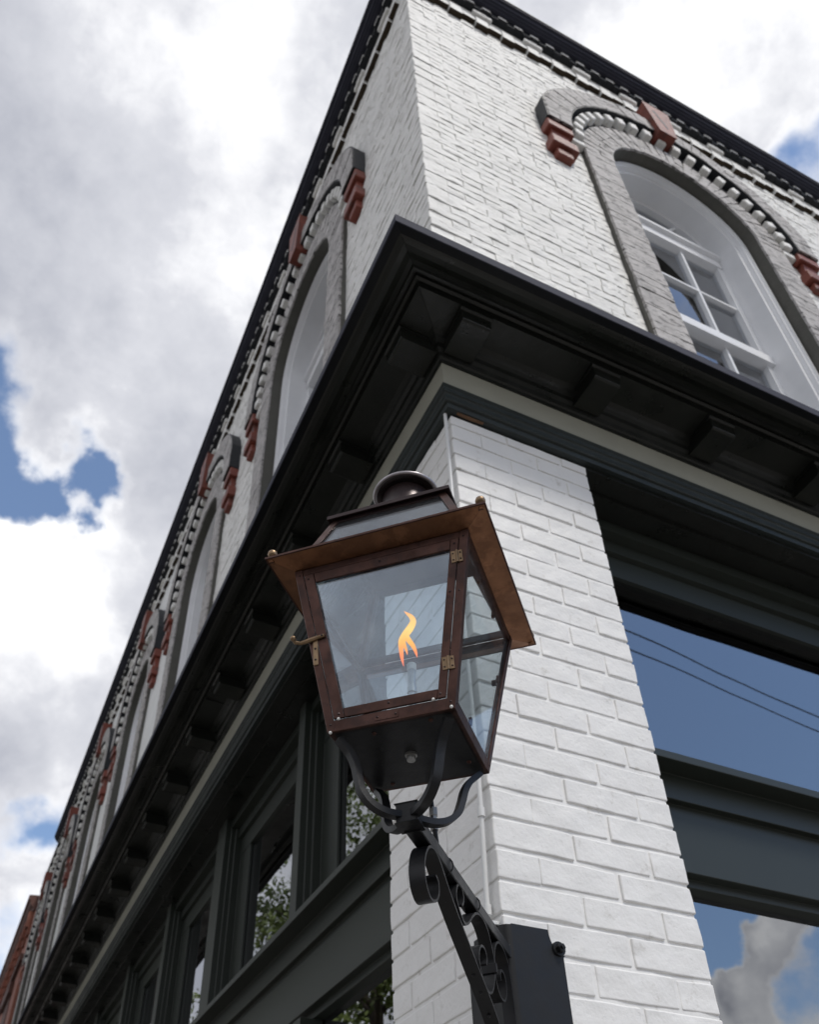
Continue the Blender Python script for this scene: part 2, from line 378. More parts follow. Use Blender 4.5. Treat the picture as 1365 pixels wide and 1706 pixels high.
def rbox(lx, ly, lz, cell, r, amp, seed, fscale=14.0):
    """a rounded, uneven brick centred on the origin"""
    bm = bmesh.new()
    nx, ny, nz_ = max(2, round(lx / cell)), max(1, round(ly / (cell * 2))), max(2, round(lz / (cell * 0.6)))
    def gridpts(n, l):
        e_ = 0.0018 if l > 0.03 else 0.0
        h = l / 2 - r
        return [-l / 2, -h - r * 0.35, -h, -h + e_] + [-h + 2 * h * i / n for i in range(1, n)] + [h - e_, h, h + r * 0.35, l / 2]
    gx, gy, gz = gridpts(nx, lx), gridpts(ny, ly), gridpts(nz_, lz)
    vd = {}
    def V(i, j, k):
        if (i, j, k) not in vd: vd[(i, j, k)] = bm.verts.new((gx[i], gy[j], gz[k]))
        return vd[(i, j, k)]
    X, Y, Z = len(gx) - 1, len(gy) - 1, len(gz) - 1
    for i in range(X):
        for k in range(Z): bm.faces.new((V(i, 0, k), V(i + 1, 0, k), V(i + 1, 0, k + 1), V(i, 0, k + 1)))
    for j in range(Y):
        for k in range(Z):
            bm.faces.new((V(0, j, k), V(0, j, k + 1), V(0, j + 1, k + 1), V(0, j + 1, k)))
            bm.faces.new((V(X, j, k), V(X, j + 1, k), V(X, j + 1, k + 1), V(X, j, k + 1)))
    for i in range(X):
        for j in range(Y):
            bm.faces.new((V(i, j, 0), V(i, j + 1, 0), V(i + 1, j + 1, 0), V(i + 1, j, 0)))
            bm.faces.new((V(i, j, Z), V(i + 1, j, Z), V(i + 1, j + 1, Z), V(i, j + 1, Z)))
    for i in range(X):
        for k in range(Z): bm.faces.new((V(i, Y, k), V(i, Y, k + 1), V(i + 1, Y, k + 1), V(i + 1, Y, k)))
    hx, hy, hz = lx / 2 - r, ly / 2 - r, lz / 2 - r
    for v in bm.verts:
        c = Vector((max(-hx, min(hx, v.co.x)), max(-hy, min(hy, v.co.y)), max(-hz, min(hz, v.co.z))))
        d = v.co - c
        if d.length > 1e-9: v.co = c + d.normalized() * r
        sd_ = Vector((seed * 7.3, seed * 3.1, seed * 5.7))
        nv = Vector((noise.noise(v.co * fscale + sd_), noise.noise(v.co * fscale + sd_ * 2), noise.noise(v.co * fscale + sd_ * 3)))
        nv2 = noise.noise(v.co * fscale * 3 + sd_) * 0.5
        v.co += Vector((nv.x, nv.y + nv2, nv.z * 0.8)) * amp
    for f in bm.faces: f.smooth = True
    return bm

def mesh_of(bm, name, mt):
    fix(bm); me = bpy.data.meshes.new(name); bm.to_mesh(me); bm.free(); me.materials.append(mt); return me

# ================================================================== ground
def sheet(name, x0, x1, y0, y1, z, mt):
    b = MB(); b.add([(x0, y0, z), (x1, y0, z), (x1, y1, z), (x0, y1, z)], [(0, 1, 2, 3)])
    return tagp(obj(name, b, mt), kind='structure')
sheet('ground', -400, 400, -400, 400, -0.16, M['conc'])
sheet('road', -13, -4.2, -400, 400, -0.15, M['asph'])
sheet('road', -400, 400, -13.5, -4.4, -0.146, M['asph'])
b = MB(); b.box(-4.2, 60, -4.4, 60, -0.2, 0.0)
tagp(obj('sidewalk', b, M['conc'], bevel=0.01), kind='structure')
for yy in range(8):
    s_ = sheet('road_marking', -8.7, -8.55, 2 + yy * 6, 5 + yy * 6, -0.142, M['linep'])

# ================================================================== the corner building
BLD = empty('brick_building', (0, 0, 0), 'white painted brick corner building with dark green storefront cornice and arched upper windows', 'building')
ZC = 4.34      # top of the storefront cornice
ZT = 9.0
YE = 16.1      # far end of the left facade
XE = 9.0
UCR, ZS = 1.935, 7.25          # arch centre of the right window, springing height
RO = 0.575                     # opening radius
ZH = 7.31                      # springing of the hood
RS = 0.80                      # outer radius of the surround
LW = [1.755 + 2.56 * i for i in range(6)]

def wall_face(F, u0, u1, z0, z1, arches, mt, name):
    """wall sheet with round-arched openings, thick body behind"""
    b = MB()
    cuts = [u0]
    for c in arches: cuts += [c - 0.70, c + 0.70]
    cuts.append(u1)
    for i in range(0, len(cuts), 2):
        if cuts[i + 1] > cuts[i] + 1e-4: b.box(cuts[i], cuts[i + 1], -0.3, 0, z0, z1, F)
    for c in arches:
        n = 20
        for k in range(n):
            a0, a1 = PI - PI * k / n, PI - PI * (k + 1) / n
            q0, q1 = (c + 0.70 * math.cos(a0), ZS + 0.70 * math.sin(a0)), (c + 0.70 * math.cos(a1), ZS + 0.70 * math.sin(a1))
            b.hexa([F(q0[0], -0.3, q0[1]), F(q1[0], -0.3, q1[1]), F(q1[0], 0, q1[1]), F(q0[0], 0, q0[1]),
                    F(q0[0], -0.3, z1), F(q1[0], -0.3, z1), F(q1[0], 0, z1), F(q0[0], 0, z1)])
    return obj(name, b, mt, BLD)
IN = 0.0015   # mortar face lies this far behind the nominal wall face
FRm = lambda u, o, z: FR(u, o - IN, z)
FLm = lambda u, o, z: FL(u, o - IN, z)
wallR = wall_face(FRm, 0.004, XE, ZC - 0.3, 8.95, [UCR], M['oldpaint'], 'wall')
wallL = wall_face(FLm, 0.304, YE, ZC - 0.3, 8.95, LW, M['oldfar'], 'wall')
b = MB(); b.box(0.30, XE - 0.1, 0.30, YE - 0.1, 8.6, 8.7); b.box(XE - 0.3, XE, 0.3, YE, 0, 8.9); b.box(0.3, XE - 0.3, YE - 0.3, YE, 0, 8.9)
obj('roof', b, M['black'], BLD)
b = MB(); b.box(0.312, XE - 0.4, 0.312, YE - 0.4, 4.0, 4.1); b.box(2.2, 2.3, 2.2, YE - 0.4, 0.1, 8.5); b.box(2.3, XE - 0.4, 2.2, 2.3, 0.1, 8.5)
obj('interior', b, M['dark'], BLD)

# ---- bricks of the pier --------------------------------------------------
SL, HL, JT, CR = 0.2065, 0.1015, 0.0095, 0.075
PW = 0.534
pvar = {}
for kind_, ln in (('S', SL), ('H', HL)):
    pvar[kind_] = [mesh_of(rbox(ln, 0.11, 0.0650 + 0.0012 * (i % 3), 0.020, 0.0036, 0.0022, 11 * i + len(kind_) * 3 + (1 if kind_ == 'H' else 0)), 'pier_brick', M['paint']) for i in range(9)]
b = MB(); b.box(0.0043, PW - 0.0043, 0.0043, PW - 0.0043, 0.0, 3.985)
bmm = b.bm()
bmesh.ops.subdivide_edges(bmm, edges=[e_ for e_ in bmm.edges if abs(e_.verts[0].co.z - e_.verts[1].co.z) > 1], cuts=160)
for v in bmm.verts:
    w_ = noise.noise(v.co * 9) * 0.0022; v.co.x += w_; v.co.y += w_
pier = obj('brick_pier', bmm, M['paint'], BLD)
PI_LOW = []
def put_brick(kind_, cx, cy, cz, rot, parent, meshes, sx=1.0, sy=1.0, sz=1.0, jit=0.0011, rj=0.0055):
    o = bpy.data.objects.new('brick', random.choice(meshes[kind_])); COL.objects.link(o); o.parent = parent
    o.location = (cx + random.uniform(-jit, jit), cy + random.uniform(-jit, jit), cz + random.uniform(-jit, jit))
    o.rotation_euler = (random.uniform(-rj, rj), random.uniform(-rj, rj) + random.choice((0, PI)), rot + random.uniform(-rj, rj))
    o.scale = (sx, sy, sz)
    return o
def pier_rows(k):
    """(kind, centre x, centre y, along x?) of the five bricks of a course"""
    hd = 0.055
    A = (k % 2 == 0)
    res = []
    if A:
        res += [('S', SL / 2, hd, 0), ('S', SL + JT + SL / 2, hd, 0), ('H', 2 * SL + 2 * JT + HL / 2, hd, 0)]
        y0 = 0.11 + JT * 0.2
        res += [('S', hd, HL + JT + SL / 2, 1), ('S', hd, HL + 2 * JT + 1.5 * SL, 1)]
    else:
        res += [('S', hd, SL / 2, 1), ('S', hd, SL + JT + SL / 2, 1), ('H', hd, 2 * SL + 2 * JT + HL / 2, 1)]
        res += [('S', HL + JT + SL / 2, hd, 0), ('S', HL + 2 * JT + 1.5 * SL, hd, 0)]
    return res
for k in range(-6, 23):
    zc = 3.56 - CR * (k + 0.5)
    for kind_, cx, cy, al in pier_rows(k):
        sz = 1.0
        if k == -6: zc_, sz = 3.56 + CR * 5.33, 0.62
        else: zc_ = zc
        put_brick(kind_, cx, cy, zc_, -PI / 2 if al else 0, pier, pvar, sz=sz)
b = MB()
for k in range(23, 47):
    zc = 3.56 - CR * (k + 0.5)
    for kind_, cx, cy, al in pier_rows(k):
        l_ = (SL if kind_ == 'S' else HL) / 2; a_, c_ = (0.055, l_) if al else (l_, 0.055)
        b.box(cx - a_, cx + a_, cy - c_, cy + c_, zc - 0.031, zc + 0.031)
tagp(obj('lower_bricks', b, M['paint'], pier, bevel=0.004), kind='stuff')

# ---- bricks of the upper walls -------------------------------------------
UL, UJ, UC = 0.200, 0.008, 0.0685
uvar = {'S': [mesh_of(rbox(UL, 0.11, 0.0605 + 0.002 * (i % 3), 0.022, 0.0035, 0.0042, 31 * i + 5, 17.0), 'wall_brick', M['oldpaint']) for i in range(10)]}
bigR, bigL = Acc(), Acc()
nU = 0
def spans(row_z, u0, u1, arches, rz=None):
    """u-intervals of a course not covered by surround or hood"""
    blocked = []
    for c in arches:
        dz = row_z - ZH
        if dz < 0: blocked.append((c - 0.803, c + 0.803))
        elif dz < 1.07: w = math.sqrt(1.07 ** 2 - dz ** 2); blocked.append((c - w, c + w))
    cur = [(u0, u1)]
    for a, b_ in blocked:
        nx = []
        for s0, s1 in cur:
            if b_ <= s0 or a >= s1: nx.append((s0, s1)); continue
            if a > s0: nx.append((s0, a))
            if b_ < s1: nx.append((b_, s1))
        cur = nx
    return cur
rows = int((8.72 - ZC) / UC)
for r_ in range(rows):
    zc = ZC + 0.02 + UC * (r_ + 0.5)
    for side in 'RL':
        own = (r_ % 2 == 0) == (side == 'R')
        start = 0.0 if own else 0.11 - 0.002 + UJ * 0.6
        end = 5.6 if side == 'R' else 5.2
        arches = [UCR] if side == 'R' else LW
        for s0, s1 in spans(zc, start, end, arches):
            u = s0
            first = (UL if own else UL * 1.0)
            if s0 > 0.3: u = s0; 
            while u < s1 - 0.03:
                l_ = UL * random.choice((1, 1, 1, 1, 0.5)) if u > 0.25 else UL
                l_ = min(l_, s1 - u)
                if s1 - (u + l_ + 0.0045) < 0.04: l_ = s1 - u
                mid = u + l_ / 2
                pr = random.uniform(-0.002, 0.003)
                indiv = (mid < 1.05 if side == 'R' else mid < 0.45) and r_ < (24 if side == 'R' else 12)
                tilt = 0.011
                if indiv and nU < 155:
                    nU += 1
                    o = put_brick('S', mid if side == 'R' else 0.053 - pr, 0.053 - pr if side == 'R' else mid, zc, 0 if side == 'R' else -PI / 2,
                                  wallR if side == 'R' else wallL, uvar, sx=l_ / UL, jit=0.0015, rj=tilt)
                else:
                    Mx = Matrix.Translation((mid if side == 'R' else 0.053 - pr, 0.053 - pr if side == 'R' else mid, zc + random.uniform(-.002, .002))) @ \
                        Matrix.Rotation((0 if side == 'R' else -PI / 2) , 4, 'Z') @ Matrix.Rotation(random.choice((0, PI)) + random.uniform(-tilt, tilt), 4, 'Y') @ Matrix.Diagonal((l_ / UL, 1, 1, 1))
                    (bigR if side == 'R' else bigL).add(random.choice(uvar['S']), lambda v: Mx @ v)
                u += l_ + 0.0045
bigR.obj('bricks', M['oldpaint'], wallR); bigL.obj('bricks', M['oldpaint'], wallL)

# ---- storefront cornice ---------------------------------------------------
def runs(prof, name, mt, parent, smooth=False):
    """sweep a profile of (offset out of the wall, z) round the corner along both facades"""
    b = MB(); n = len(prof)
    ringL = [(-o, YE, z) for o, z in prof]; ringC = [(-o, -o, z) for o, z in prof]; ringR = [(XE, -o, z) for o, z in prof]
    b.loft([ringL, ringC, ringR])
    return obj(name, b, mt, parent, smooth=smooth)
corn = runs([(-0.1, 4.30), (-0.1, 4.40), (0.0, 4.395), (0.355, 4.352), (0.355, 4.345), (0.338, 4.318), (0.325, 4.315), (0.322, 4.332),
             (0.305, 4.330), (0.285, 4.334), (0.262, 4.346), (0.246, 4.350), (0.240, 4.343), (0.232, 4.343), (0.229, 4.350), (0.224, 4.350), (0.222, 4.335), (0.212, 4.330), (0.206, 4.332),
             (0.204, 4.308), (0.10, 4.300), (0.086, 4.290), (0.080, 4.278), (0.070, 4.268), (0.066, 4.250), (0.055, 4.240), (0.050, 4.222), (0.044, 4.218), (0.042, 4.205), (0.0, 4.205), (-0.1, 4.205)],
            'cornice', M['green'], BLD)
runs([(0.35, 4.3525), (0.366, 4.353), (0.367, 4.3085), (0.3635, 4.3085), (0.3625, 4.348), (0.35, 4.348)], 'drip_flashing', M['flash'], corn)
runs([(0.3625, 4.316), (0.334, 4.3175), (0.334, 4.3145), (0.3625, 4.3115)], 'drip_board', M['black'], corn)
runs([(0.012, 4.204), (0.038, 4.204), (0.036, 4.079), (0.012, 4.079)], 'frieze', M['frieze'], corn)
runs([(0.0, 4.0785), (0.046, 4.0785), (0.046, 4.072), (0.040, 4.066), (0.040, 4.046), (0.036, 4.044), (0.033, 4.040), (0.033, 4.018), (0.030, 4.014), (0.022, 4.012), (0.020, 3.990), (-0.10, 3.990)], 'architrave', M['arch'], corn)
def seam(pts, w=0.0012, d=0.0012):
    b = MB(); rings = []
    for o_, z_ in pts:
        c_ = Vector((-o_, -o_, z_)); k_ = Vector((1, -1, 0)).normalized() * w
        rings.append([c_ - k_ + Vector((0, 0, -d)), c_ + k_ + Vector((0, 0, -d)), c_ + k_ + Vector((0, 0, 0.002)), c_ - k_ + Vector((0, 0, 0.002))])
    b.loft(rings); return obj('mitre_joint', b, M['dark'], corn)
seam([(0.322, 4.332), (0.305, 4.330), (0.285, 4.334), (0.262, 4.346), (0.246, 4.350)])
seam([(0.203, 4.308), (0.10, 4.300), (0.086, 4.290)])
for F, us in ((FR, (1.9, 4.6)), (FL, (2.3, 5.1, 8.2))):      # butt joints between the soffit and crown boards
    for u in us:
        b = MB(); b.box(u - 0.0012, u + 0.0012, 0.10, 0.203, 4.2985, 4.309, F); b.hexa([F(u - .001, .240, 4.3435), F(u + .001, .240, 4.3435), F(u + .001, .322, 4.3305), F(u - .001, .322, 4.3305), F(u - .001, .240, 4.352), F(u + .001, .240, 4.352), F(u + .001, .322, 4.345), F(u - .001, .322, 4.345)])
        obj('butt_joint', b, M['dark'], corn)
# packing strip of bare wood where the trim has opened above the pier
b = MB(); b.prism([(0.02, 3.9895), (0.12, 3.9895), (0.11, 3.9875), (0.07, 3.9845), (0.03, 3.986)], -0.0145, -0.004, lambda p, q, t: (p, t, q))
obj('wood_packing', b, M['woodbit'], corn)
def modillion(F, u):
    b = MB()
    w = 0.055
    b.prism([(0.06, 4.309), (0.196, 4.309), (0.196, 4.246), (0.188, 4.240), (0.06, 4.236)], u - w, u + w, lambda p, q, t: F(t, p, q))
    b.prism([(0.06, 4.3085), (0.203, 4.3085), (0.206, 4.300), (0.199, 4.292), (0.06, 4.292)], u - w - 0.007, u + w + 0.007, lambda p, q, t: F(t, p, q))
    return obj('modillion', b, M['green'], corn, bevel=0.0015)
m0 = modillion(FR, 0.015); 
for i in range(1, 11):
    o = m0.copy(); COL.objects.link(o); o.location.x += 0.53 * i
m1 = modillion(FL, 0.005)
for i in range(1, 30):
    o = m1.copy(); COL.objects.link(o); o.location.y += 0.525 * i

# ---- storefronts -------------------------------------------------------------
GP = 0.235
def front(F, u0, u1, mulls, nm):
    T = lambda u, o, z: F(u, o, z)
    g = empty('storefront', (0, 0, 0)); g.parent = BLD
    def pr(prof, name, mt, par=g, a=u0, c=u1, bev=0.0):
        b = MB(); b.prism(prof, a, c, lambda p, q, t: F(t, p, q)); return obj(name, b, mt, par, bevel=bev)
    # head: soffit board and stepped frame
    pr([(0.0, 3.9895), (-0.40, 3.9895), (-0.40, 3.955), (-0.075, 3.955), (-0.075, 3.972), (0.0, 3.972)], 'soffit_board', M['green'])
    pr([(-0.16, 3.954), (-0.30, 3.954), (-0.30, 3.74), (-0.2195, 3.74), (-0.2195, 3.84), (-0.20, 3.845), (-0.20, 3.90), (-0.16, 3.905)], 'head_frame', M['frontgreen'])
    # transom bar
    tb = pr([(-0.10, 2.912), (-0.10, 2.886), (-0.168, 2.886), (-0.168, 2.802), (-0.194, 2.802), (-0.194, 2.592), (-0.225, 2.590), (-0.225, 2.565), (-0.26, 2.56),
             (-0.31, 2.56), (-0.31, 2.935), (-0.22, 2.935)], 'transom_bar', M['frontgreen'], bev=0.0015)
    pr([(-0.236, 2.935), (-0.236, 3.80), (-0.242, 3.80), (-0.242, 2.935)], 'transom_glass', M['shop'])
    pr([(-0.262, 0.5), (-0.262, 2.56), (-0.268, 2.56), (-0.268, 0.5)], 'display_glass', M['shop'])
    pr([(-0.15, 0.0), (-0.15, 0.5), (-0.31, 0.5), (-0.31, 0.0)], 'bulkhead', M['frontgreen'])
    for u, w2 in mulls:
        b = MB()
        b.prism([(u, -0.13), (u + w2, -0.13), (u + w2, -0.222), (u + w2 + 0.05, -0.222), (u + w2 + 0.05, -0.235), (u - 0.19, -0.235), (u - 0.19, -0.222), (u - 0.020, -0.222), (u - 0.020, -0.185), (u - 0.008, -0.185), (u - 0.008, -0.16), (u, -0.16)], 2.9, 3.955, lambda p, q, t: F(p, q, t))
        obj('mullion', b, M['frontgreen'], g, bevel=0.0015)
    for u, w2 in mulls[::2]:
        b = MB(); b.box(u, u + 0.08, -0.258, -0.17, 0.3, 2.56, F); obj('post', b, M['frontgreen'], g)
    return g
front(FR, PW + 0.003, XE - 0.3, [(2.6, .09), (4.1, .09), (5.6, .09)], 'right')
front(FL, PW + 0.003, YE - 0.3, [(1.66, 0.075), (2.88, 0.16)] + [(4.1 + 1.22 * i, 0.10) for i in range(9)], 'left')

# ---- arched windows ------------------------------------------------------------
def sector(b, F, c, r0, r1, a0, a1, o0, o1, n, zs=ZS):
    rings = []
    for k in range(n + 1):
        a = a0 + (a1 - a0) * k / n; ca, sa = math.cos(a), math.sin(a)
        rings.append([F(c + r0 * ca, o0, zs + r0 * sa), F(c + r1 * ca, o0, zs + r1 * sa), F(c + r1 * ca, o1, zs + r1 * sa), F(c + r0 * ca, o1, zs + r0 * sa)])
    b.loft(rings)
def archframe(b, F, c, r0, r1, o0, o1, zb, n=28):
    """an arch-topped frame: two legs down to zb and a half ring"""
    rings = [[F(c + r0, o0, zb), F(c + r1, o0, zb), F(c + r1, o1, zb), F(c + r0, o1, zb)]]
    for k in range(n + 1):
        a = PI * k / n; ca, sa = math.cos(a), math.sin(a)
        rings.append([F(c + r0 * ca, o0, ZS + r0 * sa), F(c + r1 * ca, o0, ZS + r1 * sa), F(c + r1 * ca, o1, ZS + r1 * sa), F(c + r0 * ca, o1, ZS + r0 * sa)])
    rings.append([F(c - r0, o0, zb), F(c - r1, o0, zb), F(c - r1, o1, zb), F(c - r0, o1, zb)])
    b.loft(rings)
ZB = 4.42
def window(F, c, rich=True):
    parts = []
    # raised brick surround, its face built of rough courses and voussoirs
    b = MB(); archframe(b, F, c, RO + 0.004, RS - 0.003, -0.10, 0.034, ZB)
    sur = obj('window_surround', b, M['reveal'], BLD); parts.append(sur)
    bb = Acc(); src = uvar['S']
    for sgn in (-1, 1):
        z = ZB + 0.0375; k = 0
        while z < ZS - 0.02:
            cc = c + sgn * (RO + RS) / 2; w_ = (RS - RO) / UL * random.uniform(0.985, 1.0)
            pr_ = 0.0335 + random.uniform(-0.0015, 0.002)
            bb.add(random.choice(src), lambda v: F(cc + v.x * w_, pr_ - v.y * 0.13, z + v.z * 1.14)); z += 0.0745; k += 1
    nv = 30
    for i in range(nv):
        a = PI * (i + 0.5) / nv + random.uniform(-0.006, 0.006)
        for (ra, rb_) in (((RO, RO + 0.10), (RO + 0.107, RS)) if i % 2 else ((RO, RS),)):
            rm = (ra + rb_) / 2; ca, sa = math.cos(a), math.sin(a); q1, q2 = (rb_ - ra) / UL, PI * rm / nv / 0.072; pr_ = 0.0335 + random.uniform(-0.0015, 0.002)
            bb.add(random.choice(src), lambda v: F(c + ca * (rm + v.x * q1) - sa * v.z * q2, pr_ - v.y * 0.13, ZS + sa * (rm + v.x * q1) + ca * v.z * q2))
    bb.obj('surround_bricks', M['surround'], sur, flip=(F is FL))
    # white joinery
    b = MB(); archframe(b, F, c, RO - 0.045, RO + 0.012, -0.055, -0.30, ZB)
    fr = obj('window_frame', b, M['trim'], BLD, smooth=0.6); parts.append(fr)
    b = MB(); archframe(b, F, c, RO - 0.070, RO - 0.044, -0.085, -0.30, ZB); obj('inner_bead', b, M['trim'], fr, smooth=0.6)
    b = MB(); archframe(b, F, c, RO - 0.030, RO - 0.012, -0.043, -0.056, ZB); obj('casing_bead', b, M['trim'], fr, smooth=0.6)
    # solid panel ring around the lunette light
    b = MB(); archframe(b, F, c, RO - 0.115, RO - 0.070, -0.225, -0.30, ZB); obj('sash_frame', b, M['trim'], fr, smooth=0.6)
    sw = RO - 0.100
    b = MB()
    b.prism([(-0.19, 7.375), (-0.19, 7.345), (-0.215, 7.335), (-0.215, 7.255), (-0.29, 7.235), (-0.29, 7.375)], c - sw - 0.02, c + sw + 0.02, lambda p, q, t: F(t, p, q))
    obj('transom_rail', b, M['trim'], fr)
    b = MB(); b.prism([(-0.20, 6.185), (-0.20, 6.105), (-0.29, 6.100), (-0.29, 6.185)], c - sw - 0.03, c + sw + 0.03, lambda p, q, t: F(t, p, q)); obj('meeting_rail', b, M['trim'], fr)
    b = MB(); b.prism([(-0.215, ZB + 0.12), (-0.215, ZB), (-0.29, ZB), (-0.29, ZB + 0.12)], c - sw - 0.03, c + sw + 0.03, lambda p, q, t: F(t, p, q)); obj('bottom_rail', b, M['trim'], fr)
    for zz in (6.745, 5.45):
        b = MB(); b.box(c - sw, c + sw, -0.28, -0.235, zz - 0.010, zz + 0.010, F); obj('muntin', b, M['trim'], fr)
    for sgn in (-1, 1):
        b = MB(); b.box(c + sgn * sw / 3 - 0.010, c + sgn * sw / 3 + 0.010, -0.28, -0.236, ZB + 0.1, 7.25, F); obj('muntin', b, M['trim'], fr)
        b = MB(); b.prism([(c - 0.012 , 7.36), (c + 0.012, 7.36), (c + sgn * 0.26 + 0.012, 7.36 + 0.33), (c + sgn * 0.26 - 0.012, 7.36 + 0.33)], -0.28, -0.24, lambda p, q, t: F(p, t, q)); obj('muntin', b, M['trim'], fr)
    b = MB()
    pts = [(c + (RO - 0.1) * math.cos(PI * k / 24), ZS + (RO - 0.1) * math.sin(PI * k / 24)) for k in range(25)] + [(c - RO + 0.1, ZB), (c + RO - 0.1, ZB)]
    b.prism(pts, -0.262, -0.266, lambda p, q, t: F(p, t, q)); obj('pane', b, M['upglass'], fr)
    b = MB(); b.box(c - 0.8, c + 0.8, -0.75, -0.74, ZB - 0.1, 8.3, F)
    b.box(c + 0.16, c + 0.5, -0.40, -0.39, ZB - 0.1, 7.2, F)
    obj('window_blind', b, M['curtain'], fr)
    b = MB(); b.box(c - RO - 0.05, c + RO + 0.05, -0.2, 0.08, ZB - 0.075, ZB + 0.0, F); obj('window_sill', b, M['surround'], BLD, bevel=0.006); 
    return fr

def hood(F, c):
    """arched brick hood on red corbels with a red keystone; returns its root part"""
    n = 36; R0 = 0.90; OP = 0.085; zh = ZH
    def outer(a):
        ca, sa = abs(math.cos(a)), math.sin(a)
        r = 1.135 - 0.05 * sa
        if ca > 1e-3: r = min(r, 1.085 / ca)
        return r
    b = MB(); rings = []
    def sec(p0, p1):
        return [F(p0[0], -0.02, p0[1]), F(p1[0], -0.02, p1[1]), F(p1[0], OP, p1[1]), F(p0[0], OP, p0[1])]
    for k in range(n + 1):
        a = PI * k / n; ca, sa = math.cos(a), math.sin(a); ro = outer(a)
        rings.append(sec((c + R0 * ca, zh + R0 * sa), (c + ro * ca, zh + ro * sa)))
    b.loft(rings)
    root = obj('window_hood', b, M['hooddark'], BLD)
    bb = Acc(); src = uvar['S']; nv = 44
    for i in range(nv):
        a = PI * (i + 0.5) / nv + random.uniform(-0.004, 0.004); ro = outer(a); ca, sa = math.cos(a), math.sin(a)
        for (ra, rb_) in (((R0 + .008, R0 + .09), (R0 + .096, ro - .012)) if i % 3 == 1 else ((R0 + .008, ro - .012),)):
            rm = (ra + rb_) / 2; q1, q2 = (rb_ - ra) / UL, PI * rm / nv / 0.065; pr_ = OP - 0.002 + random.uniform(-0.002, 0.002)
            bb.add(random.choice(src), lambda v: F(c + ca * (rm + v.x * q1) - sa * v.z * q2, pr_ - v.y * 0.12, zh + sa * (rm + v.x * q1) + ca * v.z * q2))
    bb.obj('hood_bricks', M['surround'], root, flip=(F is FL))
    # black recessed ring that carries the dentils
    b = MB(); sector(b, F, c, RS + 0.001, R0, 0.0, PI, -0.02, 0.022, 40, zh); obj('dentil_band', b, M['hooddark'], root)
    nd_ = 21
    for i in range(nd_):
        a = PI * (i + 0.3) / (nd_ - 0.4)
        b = MB(); w = 0.032
        ca, sa = math.cos(a), math.sin(a)
        pt = lambda r, t, o_: F(c + ca * r - sa * t, o_, zh + sa * r + ca * t)
        b.hexa([pt(0.802, -w, 0.0), pt(0.872, -w * 1.1, 0.0), pt(0.872, w * 1.1, 0.0), pt(0.802, w, 0.0), pt(0.802, -w, 0.070), pt(0.872, -w * 1.1, 0.074), pt(0.872, w * 1.1, 0.074), pt(0.802, w, 0.070)])
        obj('dentil', b, M['oldpaint'], root, bevel=0.006)
    for sgn in (-1, 1):
        b = MB(); u = c + sgn * 0.848; b.box(u - 0.052, u + 0.052, 0.0, 0.045, zh - 0.07, zh - 0.012, F); obj('spring_block', b, M['oldpaint'], root, bevel=0.006)
    # keystone
    b = MB()
    poly = [(c - 0.055, zh + 0.83), (c + 0.085, zh + 0.83), (c + 0.127, zh + 1.30), (c - 0.097, zh + 1.30)]
    b.prism(poly, 0.0, 0.125, lambda p, q, t: F(p, t, q))
    ks = obj('keystone', b, M['red'], root, bevel=0.006)
    b = MB(); b.prism([(c - 0.035, zh + 1.20), (c - 0.015, zh + 1.22), (c + 0.045, zh + 0.95), (c + 0.030, zh + 0.92)], 0.118, 0.1262, lambda p, q, t: F(p, t, q)); obj('incised_mark', b, M['hooddark'], ks)
    # corbels
    for sgn in (-1, 1):
        u = c + sgn * 0.992
        b = MB(); b.box(u - 0.092, u + 0.092, -0.01, 0.072, zh - 0.095, zh - 0.002, F); cb = obj('corbel', b, M['red'], root, bevel=0.006)
        b = MB(); b.prism([(0.0, zh - 0.094), (0.050, zh - 0.094), (0.040, zh - 0.16), (0.034, zh - 0.225), (0.0, zh - 0.225)], u - 0.062, u + 0.062, lambda p, q, t: F(t, p, q)); obj('corbel_neck', b, M['red'], cb, bevel=0.004)
        b = MB(); b.box(u - 0.092, u + 0.092, -0.01, 0.068, zh - 0.325, zh - 0.225, F); obj('corbel_block', b, M['red'], cb, bevel=0.006)
        b = MB(); b.box(u - 0.055, u + 0.055, -0.01, 0.045, zh - 0.410, zh - 0.325, F); obj('corbel_foot', b, M['red'], cb, bevel=0.006)
    return root

def clone(o, d, parent=None):
    c_ = o.copy(); COL.objects.link(c_)
    if parent is not None: c_.parent = parent; 
    else: c_.location = (o.location[0] + d[0], o.location[1] + d[1], o.location[2] + d[2])
    for ch in list(o.children): clone(ch, d, c_)
    return c_
window(FR, UCR); hood(FR, UCR)
before = set(bpy.data.objects)
window(FL, LW[0]); hood(FL, LW[0])
roots = [o for o in bpy.data.objects if o not in before and o.parent == BLD]
for c in LW[1:]:
    for o in roots: clone(o, (0, c - LW[0], 0))

